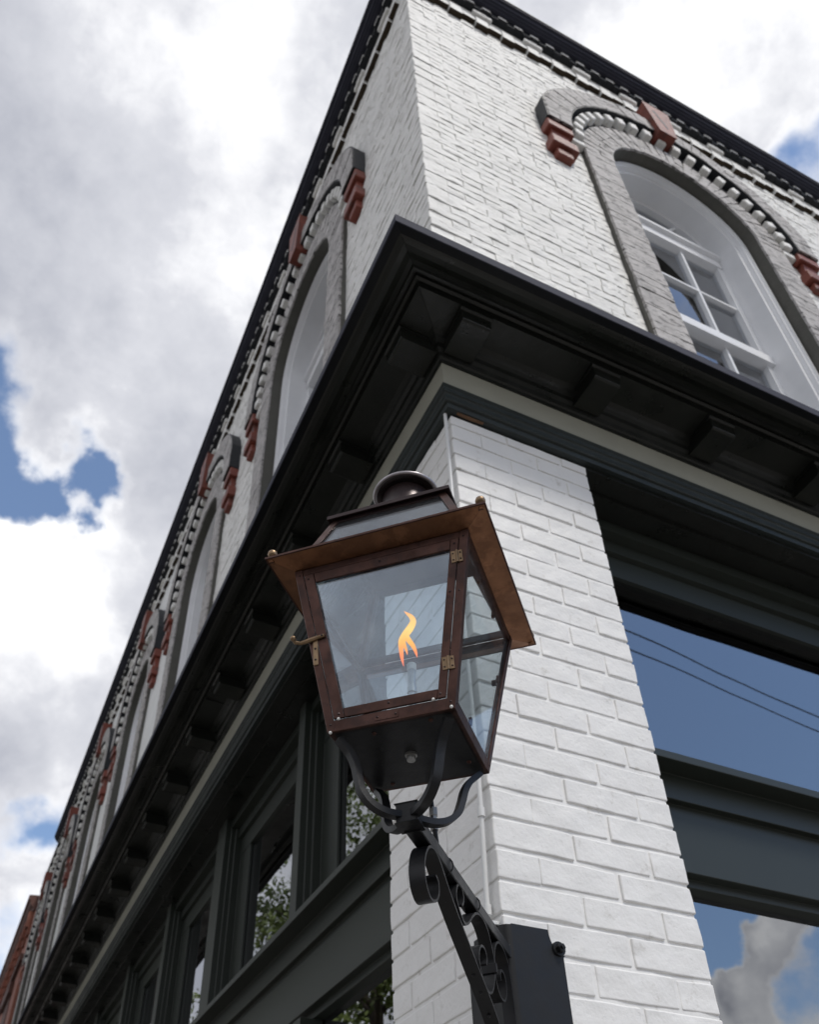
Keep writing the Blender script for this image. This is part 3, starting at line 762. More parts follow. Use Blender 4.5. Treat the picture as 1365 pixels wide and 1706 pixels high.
# ---- corbel table, dentils and roof cap ---------------------------------------
tab = empty('corbel_table', (0, 0, 0)); tab.parent = BLD
def table(F, u0, u1, uend):
    b = MB(); b.box(u0, uend, -0.01, 0.028, 8.75, 8.92, F); obj('table_band', b, M['oldpaint'], tab)
    P_ = 0.104
    def shared(bm, name, mt):
        o = obj(name, bm, mt, tab, bevel=0.004); return o
    protos = {}
    for key, (w, o1, z0, z1, mt) in {'a': (0.049, 0.037, 8.660, 8.80, 'oldpaint'), 'b': (0.049, 0.031, 8.712, 8.80, 'oldpaint'),
                                     's': (0.075, 0.056, 8.802, 8.848, 'oldpaint'), 't': (0.035, 0.056, 8.849, 8.875, 'oldpaint'),
                                     'd': (0.034, 0.078, 8.880, 8.925, 'oldpaint'), 'e': (0.031, 0.070, 8.86, 8.925, 'hooddark')}.items():  # black roof dentils: part black paint, part shade put into the colour
        b = MB(); b.box(u0 + 0.052 - w, u0 + 0.052 + w, 0.0, o1, z0, z1, F)
        protos[key] = [shared(b, 'corbel_brick' if key in 'abst' else 'roof_dentil', M[mt]), False]
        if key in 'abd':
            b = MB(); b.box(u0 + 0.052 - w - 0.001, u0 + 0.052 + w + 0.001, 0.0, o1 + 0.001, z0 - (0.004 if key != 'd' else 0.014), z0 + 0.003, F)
            obj('underside', b, M['under'] if key != 'd' else M['hooddark'], protos[key][0])  # black under the white dentils holds both paint and painted-in shade
    def put(key, u):
        pr = protos[key]; d = u - (u0 + 0.052)
        if not pr[1]: o = pr[0]; pr[1] = True
        else:
            o = pr[0].copy(); COL.objects.link(o)
            for ch in pr[0].children: c2 = ch.copy(); COL.objects.link(c2); c2.parent = o
        o.location = Vector(F(d, 0, 0)) if F is FR else Vector((0, d, 0))
        return o
    n = int((u1 - u0) / P_)
    for i in range(n):
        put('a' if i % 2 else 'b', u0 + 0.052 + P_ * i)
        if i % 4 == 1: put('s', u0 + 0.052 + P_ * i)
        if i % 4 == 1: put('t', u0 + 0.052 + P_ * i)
    P2 = 0.132
    for i in range(int((u1 - u0) / P2)):
        u = u0 + P2 * i + 0.07
        put('d', u); put('e', u + P2 / 2)
    if uend > u1:
        b = MB(); b.box(u1, uend, 0.0, 0.05, 8.68, 8.80, F); obj('table_band', b, M['oldpaint'], tab)
table(FR, 0.0, 6.2, XE)
table(FL, 0.105, YE - 0.3, YE)
def caprun(prof, name, mt, ye):
    b = MB(); b.loft([[(-o, ye, z) for o, z in prof], [(-o, -o, z) for o, z in prof], [(XE, -o, z) for o, z in prof]])
    return obj(name, b, mt, tab)
YC = 13.9
caprun([(-0.3, 8.925), (0.10, 8.925), (0.10, 8.94), (0.118, 8.945), (0.118, 8.96), (0.134, 8.965), (0.137, 8.98), (0.137, 8.99), (0.155, 8.995), (0.155, 9.02), (-0.3, 9.03)], 'roof_cornice', M['flash'], YC)
caprun([(-0.1, 9.021), (0.160, 9.021), (0.160, 9.034), (-0.1, 9.05)], 'roof_cap', M['black'], YC)
b = MB(); b.box(YC + 0.004, YE, -0.3, 0.06, 8.905, 8.97, FL); obj('parapet_coping', b, M['flash'], tab)

# ================================================================== brick building next door
FB = empty('brick_building', (0, 16.3, 0), 'red brick building at the far end of the street front beyond the white one', 'building')
b = MB(); b.box(16.14, 34, -6, 0.06, 0, 8.55, FL); fbw = obj('wall', b, M['fbrick'], FB)
b = MB()
b.prism([(0.0, 8.551), (0.10, 8.551), (0.12, 8.62), (0.17, 8.66), (0.19, 8.74), (0.23, 8.76), (0.23, 8.84), (0.0, 8.86)], 16.14, 34, lambda p, q, t: FL(t, p, q)); cc = obj('cornice', b, M['fdark'], FB)
b = MB(); b.box(16.14, 34, 0.05, 0.13, 7.60, 7.72, FL); obj('string_course', b, M['fdark'], FB)
pr = None
for i in range(28):
    if pr is None:
        b = MB(); b.box(16.2, 16.38, 0.06, 0.16, 8.25, 8.55, FL); b.box(16.2, 16.38, 0.06, 0.11, 8.1, 8.25, FL); pr = obj('corbel', b, M['fbrick'], FB)
    else:
        o = pr.copy(); COL.objects.link(o); o.location.y += 0.6 * i
for i in range(6):
    y = 17.2 + 2.8 * i
    b = MB(); b.box(y, y + 1.2, 0.055, 0.075, 5.2, 7.3, FL); o = obj('window', b, M['fdark'], FB)
    b = MB(); b.box(y - 0.1, y + 1.3, 0.062, 0.14, 7.3, 7.5, FL); obj('lintel', b, M['fdark'], o)

# ================================================================== conduit on the pier
CN = empty('electrical_conduit', (-0.014, 0.03, 2.3), 'thin white painted conduit running up the left face of the corner pier', 'conduit')
path = [(-0.014, 0.0105, 3.99), (-0.014, 0.014, 3.6), (-0.013, 0.0215, 2.60), (-0.0135, 0.024, 2.52), (-0.0135, 0.034, 2.33), (-0.0135, 0.034, 2.29)]
b = MB(); b.tube(path, 0.0058, 12); obj('pipe', b, M['pipe'], CN, smooth=0.7)
for z_, y_ in ((2.525, 0.0235), (2.30, 0.034), (3.2, 0.017)):
    b = MB(); b.lathe([(0.0062, -0.012), (0.0085, -0.011), (0.0085, 0.011), (0.0062, 0.012)], (-0.0135, y_, z_), 14); obj('coupling', b, M['pipe'], CN, smooth=0.7)
b = MB(); b.box(-0.021, 0.004, 0.012, 0.056, 2.262, 2.270); obj('strap', b, M['pipe'], CN, bevel=0.001)

# ================================================================== wall bracket
BR = empty('wall_bracket', (0, 0, 2.0), 'black wrought iron scroll bracket bolted round the pier corner under the lantern', 'bracket')
sq = 2 ** 0.5
DG = lambda s, z, t=0.0: Vector((-s / sq + t / sq, -s / sq - t / sq, z))     # diagonal plane: s out from the corner, t towards the right
SIDE = (1 / sq, -1 / sq, 0)
HS, HZ = 0.603, 2.208
# corner plate: two leaves with a rounded bend and notched corners
def leaf(F, w):
    b = MB(); R_ = 0.016
    pts = [(w, 1.62), (w, 2.204)]
    cx, cz = w + 0.0, 2.262
    for k in range(7):
        a = -PI / 2 - (PI / 2) * k / 6
        pts.append((w + 0.0 + 0.030 * math.cos(a) + 0.000, 2.262 - 0.0 + 0.030 * math.sin(a) * 1.7 + 0.0))
    pts = [(0.012, 1.62), (w, 1.62), (w, 2.205)] + [(w + 0.004 - 0.034 * math.sin(PI / 2 * k / 6), 2.262 - 0.050 * math.cos(PI / 2 * k / 6) - 0.002) for k in range(7)] + [(0.012, 2.260)]
    b.prism(pts, 0.004, 0.010, lambda p, q, t: F(p, t, q))
    return b
b = leaf(FR, 0.131); wp = obj('wall_plate', b, M['iron'], BR)
b = leaf(FL, 0.136); obj('plate_leaf', b, M['iron'], wp)
b = MB(); rings = []
for z_ in (1.62, 2.258):
    rings.append([(-0.010 + 0.022 - 0.022 * math.sin(PI / 2 * k / 6), -0.010 + 0.022 - 0.022 * math.cos(PI / 2 * k / 6), z_) for k in range(7)] +
                 [(0.012 - 0.016 * math.cos(PI / 2 * k / 6), 0.012 - 0.016 * math.sin(PI / 2 * k / 6), z_) for k in range(7)])
b.loft(rings); obj('plate_bend', b, M['iron'], wp, smooth=0.6)
for F, w in ((FR, 0.121), (FL, 0.124)):
    for z_ in (2.222, 1.66):
        b = MB()
        ax = Matrix(((1, 0, 0), (0, 0, -1), (0, 1, 0))) if F is FR else Matrix(((0, 0, -1), (1, 0, 0), (0, -1, 0)))
        c0 = Vector(F(w, 0.002, z_))
        if F is FR: axm = Matrix.Rotation(PI / 2, 3, 'X')
        else: axm = Matrix.Rotation(-PI / 2, 3, 'Y')
        b.lathe([(0.001, 0.0), (0.0155, 0.0), (0.0155, 0.011), (0.0145, 0.0125), (0.001, 0.0125)], c0, 20, axm)
        b2 = obj('bolt', b, M['iron'], BR, smooth=0.6)
        b = MB(); b.lathe([(0.001, 0.012), (0.0095, 0.012), (0.0095, 0.021), (0.0085, 0.0225), (0.001, 0.0225)], c0, 6, axm); b.lathe([(0.001, 0.021), (0.0042, 0.021), (0.0042, 0.027), (0.001, 0.0275)], c0, 10, axm)
        obj('nut', b, M['iron'], b2)
# square arm
b = MB(); hh = 0.0125
b.loft([[DG(s, z + dz, t) for dz, t in ((-hh, -hh), (-hh, hh), (hh, hh), (hh, -hh))] for s, z in ((HS - 0.012, 2.1955), (0.022, 2.1945))])
obj('arm', b, M['iron'], BR, bevel=0.0014)
b = MB(); b.loft([[DG(HS + s, HZ + z, t) for s, t in ((-0.017, -0.017), (0.017, -0.017), (0.017, 0.017), (-0.017, 0.017))] for z in (-0.024, 0.009)])
obj('hub', b, M['iron'], BR, bevel=0.002)
SCR = {'scroll': [(0.5205, 2.1405), (0.508, 2.1345), (0.508, 2.116), (0.526, 2.097), (0.551, 2.0905), (0.571, 2.102), (0.577, 2.127), (0.567, 2.155), (0.546, 2.176), (0.519, 2.184), (0.492, 2.176), (0.4632, 2.157), (0.43, 2.137),
                  (0.3863, 2.1146), (0.3353, 2.0911), (0.2827, 2.0668), (0.2272, 2.0425), (0.170, 2.010), (0.11, 1.96), (0.06, 1.89), (0.03, 1.80), (0.022, 1.70)],
       'wave': [(0.370, 2.1515), (0.3565, 2.1665), (0.3605, 2.182), (0.3789, 2.1855), (0.396, 2.172), (0.402, 2.152), (0.389, 2.137), (0.3724, 2.127), (0.3537, 2.126), (0.3306, 2.1375), (0.3036, 2.158), (0.2695, 2.177),
                (0.233, 2.183), (0.206, 2.177), (0.187, 2.163), (0.1755, 2.145), (0.167, 2.128), (0.169, 2.108), (0.183, 2.083), (0.203, 2.062), (0.226, 2.053), (0.25, 2.056), (0.272, 2.0705), (0.281, 2.0913), (0.272, 2.112),
                (0.2535, 2.1245), (0.233, 2.125), (0.223, 2.113), (0.2320, 2.099)],
       'heart': [(0.1260, 2.105), (0.1275, 2.116), (0.1187, 2.1255), (0.100, 2.127), (0.087, 2.118), (0.086, 2.1019), (0.0974, 2.083), (0.1153, 2.0715), (0.143, 2.0715), (0.162, 2.084), (0.168, 2.104), (0.163, 2.135),
                 (0.148, 2.160), (0.123, 2.177), (0.0955, 2.181), (0.068, 2.175), (0.050, 2.162), (0.043, 2.1436), (0.037, 2.1194), (0.033, 2.09), (0.031, 2.05), (0.030, 1.98), (0.028, 1.90)]}
for nm, pts in SCR.items():
    b = MB(); wd = 0.0125 if nm == 'scroll' else 0.0115
    b.bar(smoothpath([DG(s, z) for s, z in pts], 5), wd, 0.0042, SIDE)
    obj('scroll_bar' if nm == 'scroll' else 'scroll', b, M['iron'], BR, smooth=0.7)
b = MB(); b.box(-0.016, 0.016, -0.004, 0.004, -0.009, 0.009, T=lambda x, y, z: DG(0.172 + y, 2.112 + z, x)); obj('collar', b, M['iron'], BR, bevel=0.001)
# four curved arms that cup the lantern base
LC = Vector((-0.412, -0.412, 2.3247)); LZR = math.radians(45.373 - 90)
tilt = Matrix.Rotation(math.radians(1.68), 3, Vector((0.0285, 0.0066, 0)).normalized())
Rz = Matrix.Rotation(LZR, 3, 'Z')
TL = tilt @ Rz
hubp = DG(HS, HZ)
for sx, sy in ((-1, -1), (1, -1), (1, 1), (-1, 1)):
    tip = LC + TL @ Vector((0.088 * sx, 0.088 * sy, -0.004)); shin = LC + TL @ Vector((0.086 * sx, 0.086 * sy, -0.045))
    p_ = []
    for r_, z_ in ((0.004, -0.118), (0.022, -0.121), (0.045, -0.120), (0.066, -0.110), (0.082, -0.092), (0.090, -0.068), (0.096, -0.045), (0.106, -0.025), (0.120, -0.010), (0.127, -0.002)):
        f_ = max(0.0, min(1.0, (z_ + 0.118) / 0.118)) ** 0.7
        ctr = Vector((hubp.x, hubp.y, hubp.z)).lerp(LC, f_); zz = hubp.z - 0.006 + (LC.z - 0.0 - hubp.z) * (z_ + 0.118) / 0.116
        off_ = TL @ Vector((sx, sy, 0)).normalized() * r_
        p_.append(Vector((ctr.x + off_.x, ctr.y + off_.y, zz + off_.z)))
    b = MB(); sv = (TL @ Vector((-sx * sy * 1.0 * 0.7071 * (1 if True else 1), 0.7071, 0))).normalized() if False else (TL @ Vector((-sy, sx, 0)).normalized())
    b.bar(smoothpath(p_, 6), 0.0075, 0.0100, sv); obj('cradle_arm', b, M['iron'], BR, smooth=0.7)
# gas line with fitting, tied along the arm
b = MB(); b.tube(smoothpath([(-0.330, -0.318, 2.330), (-0.327, -0.318, 2.290), (-0.322, -0.316, 2.240), (-0.310, -0.303, 2.214), (-0.27, -0.262, 2.204), (-0.15, -0.142, 2.203), (-0.06, -0.050, 2.20), (-0.03, -0.02, 2.17)], 5), 0.0042, 10)
gl_ = obj('gas_tube', b, M['iron'], BR, smooth=0.7)
b = MB(); b.lathe([(0.004, -0.020), (0.0075, -0.020), (0.0075, -0.008), (0.006, -0.007), (0.006, 0.006), (0.0078, 0.007), (0.0078, 0.021), (0.004, 0.021)], (-0.3245, -0.317, 2.272), 6); obj('fitting', b, M['steel'], gl_)
for s in (0.43, 0.262):
    b = MB(); b.tube([DG(s + 0.0 * k, 2.1965 + 0.0165 * math.cos(2 * PI * k / 16), 0.0165 * math.sin(2 * PI * k / 16)) for k in range(17)], 0.0013, 6); b.sphere(DG(s, 2.2165, -0.002), 0.0045, 8)
    obj('cable_tie', b, M['iron'], BR)
for s, z in ((0.43, 2.1405), (0.285, 2.068), (0.245, 2.052), (0.20, 2.026)):
    b = MB(); b.sphere(DG(s, z - 0.003, 0.0), 0.003, 8); obj('rivet', b, M['iron'], BR)

# ================================================================== lantern
LN = empty('gas_lantern', (0, 0, 0), 'four-sided copper gas lantern with clear glass and a lit flame on the wall bracket', 'lantern')
LN.matrix_basis = Matrix.Translation(LC) @ TL.to_4x4()
HB, HT, ZTOP = 0.1018, 0.1556, 0.311
def hz(z): return HB + (HT - HB) * z / ZTOP
ROT = [Matrix.Rotation(k * PI / 2, 3, 'Z') for k in range(4)]     # 0 front (-Y), 1 right (+X), 2 back, 3 left
def fp(k, s, z, o=0.0, h=None):
    return ROT[k] @ Vector((s, -((hz(z) if h is None else h) + o), z))
def lobj(name, b, mt, par=None, **kw):
    par = par or LN
    return obj(name, b, mt, par, world=False, **kw)
def plate(b, k, sz4, o0, o1):     # quad of (s,z) on face k, thickness o0..o1
    b.hexa([fp(k, s, z, o0) for s, z in sz4] + [fp(k, s, z, o1) for s, z in sz4]); return b
# base tray
b = MB()
for k in range(4):
    plate(b, k, [(-hz(0) - 0.001, 0.0), (hz(0) + 0.001, 0.0), (hz(0.019) + 0.001, 0.019), (-hz(0.019) - 0.001, 0.019)], -0.008, 0.0015)
tray = lobj('base_tray', b, M['brown'], bevel=0.0008)
b = MB(); b.box(-HB + 0.004, HB - 0.004, -HB + 0.004, HB - 0.004, 0.000, 0.004); bp_ = lobj('base_plate', b, M['iron'])
for x, y in ((-0.035, -0.078), (0.082, 0.055), (-0.06, 0.082), (0.06, -0.085)):
    b = MB(); b.lathe([(0.0005, -0.003), (0.003, -0.0028), (0.0042, 0.0002), (0.0005, 0.0005)], (x, y, 0), 10); lobj('screw', b, M['brown'], bp_)
b = MB(); b.lathe([(0.0005, -0.013), (0.0065, -0.013), (0.0075, -0.011), (0.0075, -0.004), (0.010, -0.004), (0.010, 0.0005), (0.0005, 0.0005)], (0.0, 0.0, 0), 16); lobj('gas_nut', b, M['steel'], bp_, smooth=0.6)
# corner posts
for k in range(4):
    b = MB(); w = 0.0125
    plate(b, k, [(-hz(0.0) - 0.0015, 0.0), (-hz(0.0) + w, 0.0), (-hz(ZTOP) + w, ZTOP), (-hz(ZTOP) - 0.0015, ZTOP)], -0.0016, 0.0022)
    plate(b, (k + 3) % 4, [(hz(0.0) - w, 0.0), (hz(0.0) + 0.0015, 0.0), (hz(ZTOP) + 0.0015, ZTOP), (hz(ZTOP) - w, ZTOP)], -0.0016, 0.0022)
    lobj('corner_post', b, M['brown'], bevel=0.0006)
# head rails
for k in range(4):
    b = MB(); z0 = ZTOP - 0.012
    plate(b, k, [(-hz(z0) + 0.0125, z0), (hz(z0) - 0.0125, z0), (hz(ZTOP) - 0.0125, ZTOP), (-hz(ZTOP) + 0.0125, ZTOP)], -0.008, 0.001)
    lobj('head_rail', b, M['brown'], bevel=0.0006)
    z0, z1 = 0.015, ZTOP - 0.010
    if k != 0:
        b = MB(); plate(b, k, [(-hz(z0) + 0.006, z0), (hz(z0) - 0.006, z0), (hz(z1) - 0.006, z1), (-hz(z1) + 0.006, z1)], -0.0045, -0.0025); gp = lobj('glass_pane', b, M['pane'])
        for s, z in ((-hz(.2) + .016, .2), (hz(.2) - .016, .2), (-.05, .293), (.05, .293), (0.0, .04)):
            b = MB(); plate(b, k, [(s - .004, z - .006), (s + .004, z - .006), (s + .004, z + .006), (s - .004, z + .006)], -0.009, -0.0046); lobj('glass_clip', b, M['brown'], gp)
# door
dw, z0, z1 = 0.018, 0.0205, ZTOP - 0.0135
e = 0.0138
b = MB(); plate(b, 0, [(-hz(z0) + e, z0), (-hz(z0) + e + dw, z0), (-hz(z1) + e + dw, z1), (-hz(z1) + e, z1)], -0.001, 0.0032); door = lobj('door', b, M['brown'], bevel=0.0007)
b = MB(); plate(b, 0, [(hz(z0) - e - dw * 0.75, z0), (hz(z0) - e, z0), (hz(z1) - e, z1), (hz(z1) - e - dw * 0.75, z1)], -0.001, 0.0032); lobj('door_stile', b, M['brown'], door, bevel=0.0007)
for za, zb_ in ((z0, z0 + 0.0155), (z1 - 0.018, z1)):
    b = MB(); plate(b, 0, [(-hz(za) + e + dw + .0004, za), (hz(za) - e - dw * .75 - .0004, za), (hz(zb_) - e - dw * .75 - .0004, zb_), (-hz(zb_) + e + dw + .0004, zb_)], -0.001, 0.0030); lobj('door_rail', b, M['brown'], door, bevel=0.0007)
b = MB(); plate(b, 0, [(-hz(z0) + e + .008, z0 + .006), (hz(z0) - e - .008, z0 + .006), (hz(z1) - e - .008, z1 - .006), (-hz(z1) + e + .008, z1 - .006)], -0.0040, -0.0022); lobj('glass_pane', b, M['doorpane'], door)
def rivet(k, s, z, r, o, par):
    b = MB(); dome(b, k, s, z, r, o); return lobj('rivet', b, M['lid'], par)
def dome(b, k, s, z, r=0.0022, o=0.003):
    c = fp(k, s, z, o); ax = (ROT[k] @ Matrix.Rotation(PI / 2, 3, 'X'))
    b.lathe([(r, -0.001), (r * 0.95, 0.0006), (r * 0.5, 0.0013), (0.0002, 0.0014)], c, 10, ax)
for s, z in ((-hz(z1) + .022, z1 - .009), (hz(z1) - .022, z1 - .009), (-hz(z0) + .022, z0 + .007), (hz(z0) - .022, z0 + .007), (-hz(.17) + .024, .17), (hz(.20) - .021, .20), (0.0, z1 - .008), (0.0, z0 + .009)):
    rivet(0, s, z, 0.0022, 0.003, door)
for k in (0, 1):
    for s, z in ((-hz(.012) + .006, .012), (hz(.012) - .006, .012), (-hz(.3) + .006, .3), (hz(.3) - .006, .3), (hz(.2) - .006, .2)): rivet(k, s, z, 0.0018, 0.002, tray)
# small blank maker's plate and solder blobs on the tray
b = MB(); plate(b, 0, [(-0.024, 0.004), (0.014, 0.004), (0.015, 0.015), (-0.025, 0.015)], 0.0016, 0.0026); mp_ = lobj('maker_plate', b, M['brown'], tray)
rivet(0, -0.020, 0.0095, 0.0018, 0.003, tray); rivet(0, 0.010, 0.0095, 0.0018, 0.003, tray)
for k, s, z in ((0, -HB + 0.0035, -0.001), (0, HB - 0.003, 0.003), (0, -HB + .018, .0195), (0, HB - .03, .0205)):
    b = MB(); b.sphere(fp(k, s, z, 0.0022), 0.0028, 8); lobj('solder_blob', b, M['solder'], tray)
# hinges
for zz in (0.262, 0.075):
    b = MB(); s0 = hz(zz) - e + 0.0005
    plate(b, 0, [(s0 - 0.010, zz - 0.011), (s0 - 0.0022, zz - 0.011), (s0 - 0.0022, zz + 0.011), (s0 - 0.010, zz + 0.011)], 0.0032, 0.0046)
    plate(b, 0, [(s0 + 0.0022, zz - 0.011), (s0 + 0.009, zz - 0.011), (s0 + 0.009, zz + 0.011), (s0 + 0.0022, zz + 0.011)], 0.0022, 0.0042)
    hg = lobj('hinge', b, M['brass'], door, bevel=0.0003)
    b = MB(); b.tube([fp(0, s0, zz - 0.0112, 0.0045), fp(0, s0, zz + 0.0112, 0.0045)], 0.0023, 10)
    lobj('hinge_pin', b, M['brass'], door, smooth=0.6)
    for a_ in (-0.0065, 0.0058):
        for c_ in (-0.006, 0.006): rivet(0, s0 + a_, zz + c_, 0.0015, 0.0046, door)
# latch on the left stile
zl_ = 0.166; sl = -hz(zl_)
b = MB(); plate(b, 0, [(sl + 0.006, zl_ - 0.046), (sl + 0.015, zl_ - 0.046), (sl + 0.015, zl_ + 0.004), (sl + 0.006, zl_ + 0.004)], 0.0023, 0.0045)
lt = lobj('latch', b, M['brass'], door, bevel=0.001)
b = MB(); b.tube([fp(0, sl + 0.028, zl_ + 0.004, 0.0058), fp(0, sl + 0.006, zl_ + 0.001, 0.0062), fp(0, sl - 0.014, zl_ - 0.003, 0.008), fp(0, sl - 0.022, zl_ - 0.002, 0.012), fp(0, sl - 0.023, zl_ + 0.001, 0.018)], 0.0038, 8, rs=[0.0032, 0.0042, 0.0035, 0.0036, 0.0044])
b.sphere(fp(0, sl - 0.023, zl_ + 0.001, 0.019), 0.0052, 10); lobj('latch_lever', b, M['brass'], door, smooth=0.8)
rivet(0, sl + 0.0105, zl_ - 0.016, 0.002, 0.0045, door); rivet(0, sl + 0.0105, zl_ - 0.036, 0.002, 0.0045, door); rivet(0, sl + 0.024, zl_ + 0.003, 0.002, 0.009, door)
# eave: copper skirt in four mitred strips
HE, ZE = 0.1968, 0.3196
for k in range(4):
    b = MB()
    i0, i1 = 0.1500, HE
    lo = [(-i1, -i1, ZE), (i1, -i1, ZE), (i0, -i0, 0.3115), (-i0, -i0, 0.3115)]
    g = 0.0003
    pts = [ROT[k] @ Vector((x - math.copysign(g, x), y, z)) for x, y, z in lo] + [ROT[k] @ Vector((x - math.copysign(g, x), y, z + 0.0022)) for x, y, z in lo]
    b.hexa(pts); ev = lobj('eave', b, M['copper'])
    b = MB(); q = [(-i1, -i1 - .0005, ZE - 0.0008), (i1, -i1 - .0005, ZE - .0008), (i1, -i1 + 0.0022, ZE - .0008), (-i1, -i1 + 0.0022, ZE - .0008)]
    b.hexa([ROT[k] @ Vector(p) for p in q] + [ROT[k] @ (Vector(p) + Vector((0, 0, 0.0042))) for p in q]); lobj('eave_lip', b, M['brown'], ev)
for k in range(4):
    c = ROT[k] @ Vector((-HE + 0.009, -HE + 0.009, 0)); 
    b = MB(); b.lathe([(0.003, ZE), (0.003, ZE + 0.006), (0.005, ZE + 0.007), (0.004, ZE + 0.009), (0.0075, ZE + 0.012), (0.0088, ZE + 0.016), (0.0075, ZE + 0.021), (0.004, ZE + 0.0245), (0.0005, ZE + 0.0255)], c, 14)
    kn = lobj('finial', b, M['brass'], smooth=0.8)
    b = MB(); b.lathe([(0.0005, ZE - 0.0040), (0.0040, ZE - 0.0038), (0.0048, ZE - 0.0018), (0.0048, ZE - 0.0002)], c, 14); lobj('screw', b, M['copper'], kn)
    b = MB(); b.box(c.x - 0.0042, c.x + 0.0042, c.y - 0.0006, c.y + 0.0006, ZE - 0.0044, ZE - 0.0038); lobj('screw_slot', b, M['lid'], kn)
# roof: tapered bars and glass up to the lid
H0, Z0_, H1, Z1_ = 0.158, 0.322, 0.1085, 0.471
def rp(k, s, z, o=0.0):
    t_ = (z - Z0_) / (Z1_ - Z0_); return ROT[k] @ Vector((s, -(H0 + (H1 - H0) * t_ + o), z))
def rh(z): return H0 + (H1 - H0) * (z - Z0_) / (Z1_ - Z0_)
def rplate(b, k, sz4, o0, o1): b.hexa([rp(k, s, z, o0) for s, z in sz4] + [rp(k, s, z, o1) for s, z in sz4]); return b
for k in range(4):
    b = MB(); w = 0.013
    rplate(b, k, [(-rh(Z0_) - .001, Z0_), (-rh(Z0_) + w, Z0_), (-rh(Z1_) + w, Z1_), (-rh(Z1_) - .001, Z1_)], -0.0014, 0.0014)
    rplate(b, (k + 3) % 4, [(rh(Z0_) - w, Z0_), (rh(Z0_) + .001, Z0_), (rh(Z1_) + .001, Z1_), (rh(Z1_) - w, Z1_)], -0.0014, 0.0014)
    lobj('roof_bar', b, M['brown'])
    b = MB(); rplate(b, k, [(-rh(Z0_) + w, Z0_), (rh(Z0_) - w, Z0_), (rh(Z0_ + .014) - w, Z0_ + .014), (-rh(Z0_ + .014) + w, Z0_ + .014)], -0.0012, 0.0012)
    lobj('roof_rail', b, M['brown'])
    b = MB(); rplate(b, k, [(-rh(Z1_ - .014) + w, Z1_ - .014), (rh(Z1_ - .014) - w, Z1_ - .014), (rh(Z1_) - w, Z1_), (-rh(Z1_) + w, Z1_)], -0.0012, 0.0012)
    lobj('roof_rail', b, M['lid'])
    b = MB(); rplate(b, k, [(-rh(Z0_) + .006, Z0_ + .002), (rh(Z0_) - .006, Z0_ + .002), (rh(Z1_) - .006, Z1_ - .002), (-rh(Z1_) + .006, Z1_ - .002)], -0.0036, -0.0018); lobj('glass_pane', b, M['pane'])
HL_ = 0.1193
b = MB(); b.box(-HL_, HL_, -HL_, HL_, 0.4715, 0.4745); b.box(-HL_, HL_, -HL_, -HL_ + .003, 0.4665, 0.4715); b.box(-HL_, HL_, HL_ - .003, HL_, 0.4665, 0.4715)
b.box(-HL_, -HL_ + .003, -HL_ + .003, HL_ - .003, 0.4665, 0.4715); b.box(HL_ - .003, HL_, -HL_ + .003, HL_ - .003, 0.4665, 0.4715)
lid = lobj('lid', b, M['lid'])
b = MB(); b.lathe([(0.085, 0.475), (0.060, 0.485), (0.050, 0.500), (0.048, 0.600), (0.03, 0.602), (0.001, 0.603)], (0, 0, 0), 36); lobj('chimney_neck', b, M['lid'], lid, smooth=0.7)
b = MB(); b.lathe([(0.001, 0.612), (0.046, 0.610), (0.058, 0.604), (0.062, 0.602), (0.062, 0.606), (0.055, 0.622), (0.035, 0.636), (0.001, 0.640)], (0, 0, 0.004), 40); cp = lobj('chimney_cap', b, M['lid'], lid, smooth=0.8)
b = MB(); n = 48; rings = []
for i in range(n + 1):
    a = 2 * PI * i / n; rings.append([Vector(((0.0635 + 0.0045 * math.cos(t)) * math.cos(a), (0.0635 + 0.0045 * math.cos(t)) * math.sin(a), 0.609 + 0.0045 * math.sin(t))) for t in [2 * PI * j / 10 for j in range(10)]])
b.loft(rings, caps=False); lobj('cap_rim', b, M['rim'], cp if False else lid, smooth=True)
# burner and flame
b = MB(); b.lathe([(0.0005, 0.0), (0.0065, 0.0), (0.0065, 0.118), (0.0085, 0.119), (0.0085, 0.130), (0.0070, 0.131), (0.0072, 0.166), (0.0078, 0.167), (0.0078, 0.178), (0.0006, 0.1775)], (0.004, 0, 0), 18); bt_ = lobj('burner_tube', b, M['steel'], smooth=0.6)
b = MB(); b.lathe([(0.0079, 0.166), (0.0083, 0.168), (0.0083, 0.1795), (0.0070, 0.1805), (0.0006, 0.1800)], (0.004, 0, 0), 18); lobj('burner_tip', b, M['tip'], bt_, smooth=0.6)
FM = bpy.data.materials.new('gas_flame'); FM.use_nodes = True
t = FM.node_tree; n = t.nodes; l = t.links; n.clear()
o_ = n.new('ShaderNodeOutputMaterial'); tcn = n.new('ShaderNodeTexCoord'); sx = n.new('ShaderNodeSeparateXYZ'); l.new(tcn.outputs['Object'], sx.inputs[0])
mr = n.new('ShaderNodeMapRange'); mr.inputs[1].default_value = 0.178; mr.inputs[2].default_value = 0.306; l.new(sx.outputs['Z'], mr.inputs[0])
nzf = n.new('ShaderNodeTexNoise'); nzf.inputs['Scale'].default_value = 40; l.new(tcn.outputs['Object'], nzf.inputs['Vector'])
ad = n.new('ShaderNodeMath'); ad.operation = 'MULTIPLY_ADD'; l.new(nzf.outputs[0], ad.inputs[0]); ad.inputs[1].default_value = 0.22; l.new(mr.outputs[0], ad.inputs[2])
sb = n.new('ShaderNodeMath'); sb.operation = 'SUBTRACT'; l.new(ad.outputs[0], sb.inputs[0]); sb.inputs[1].default_value = 0.10
rp_ = n.new('ShaderNodeValToRGB'); l.new(sb.outputs[0], rp_.inputs[0]); el = rp_.color_ramp.elements
el[0].position = 0.0; el[0].color = (0.55, 0.08, 0.05, 1); el[1].position = 1.0; el[1].color = (1.0, 0.30, 0.05, 1)
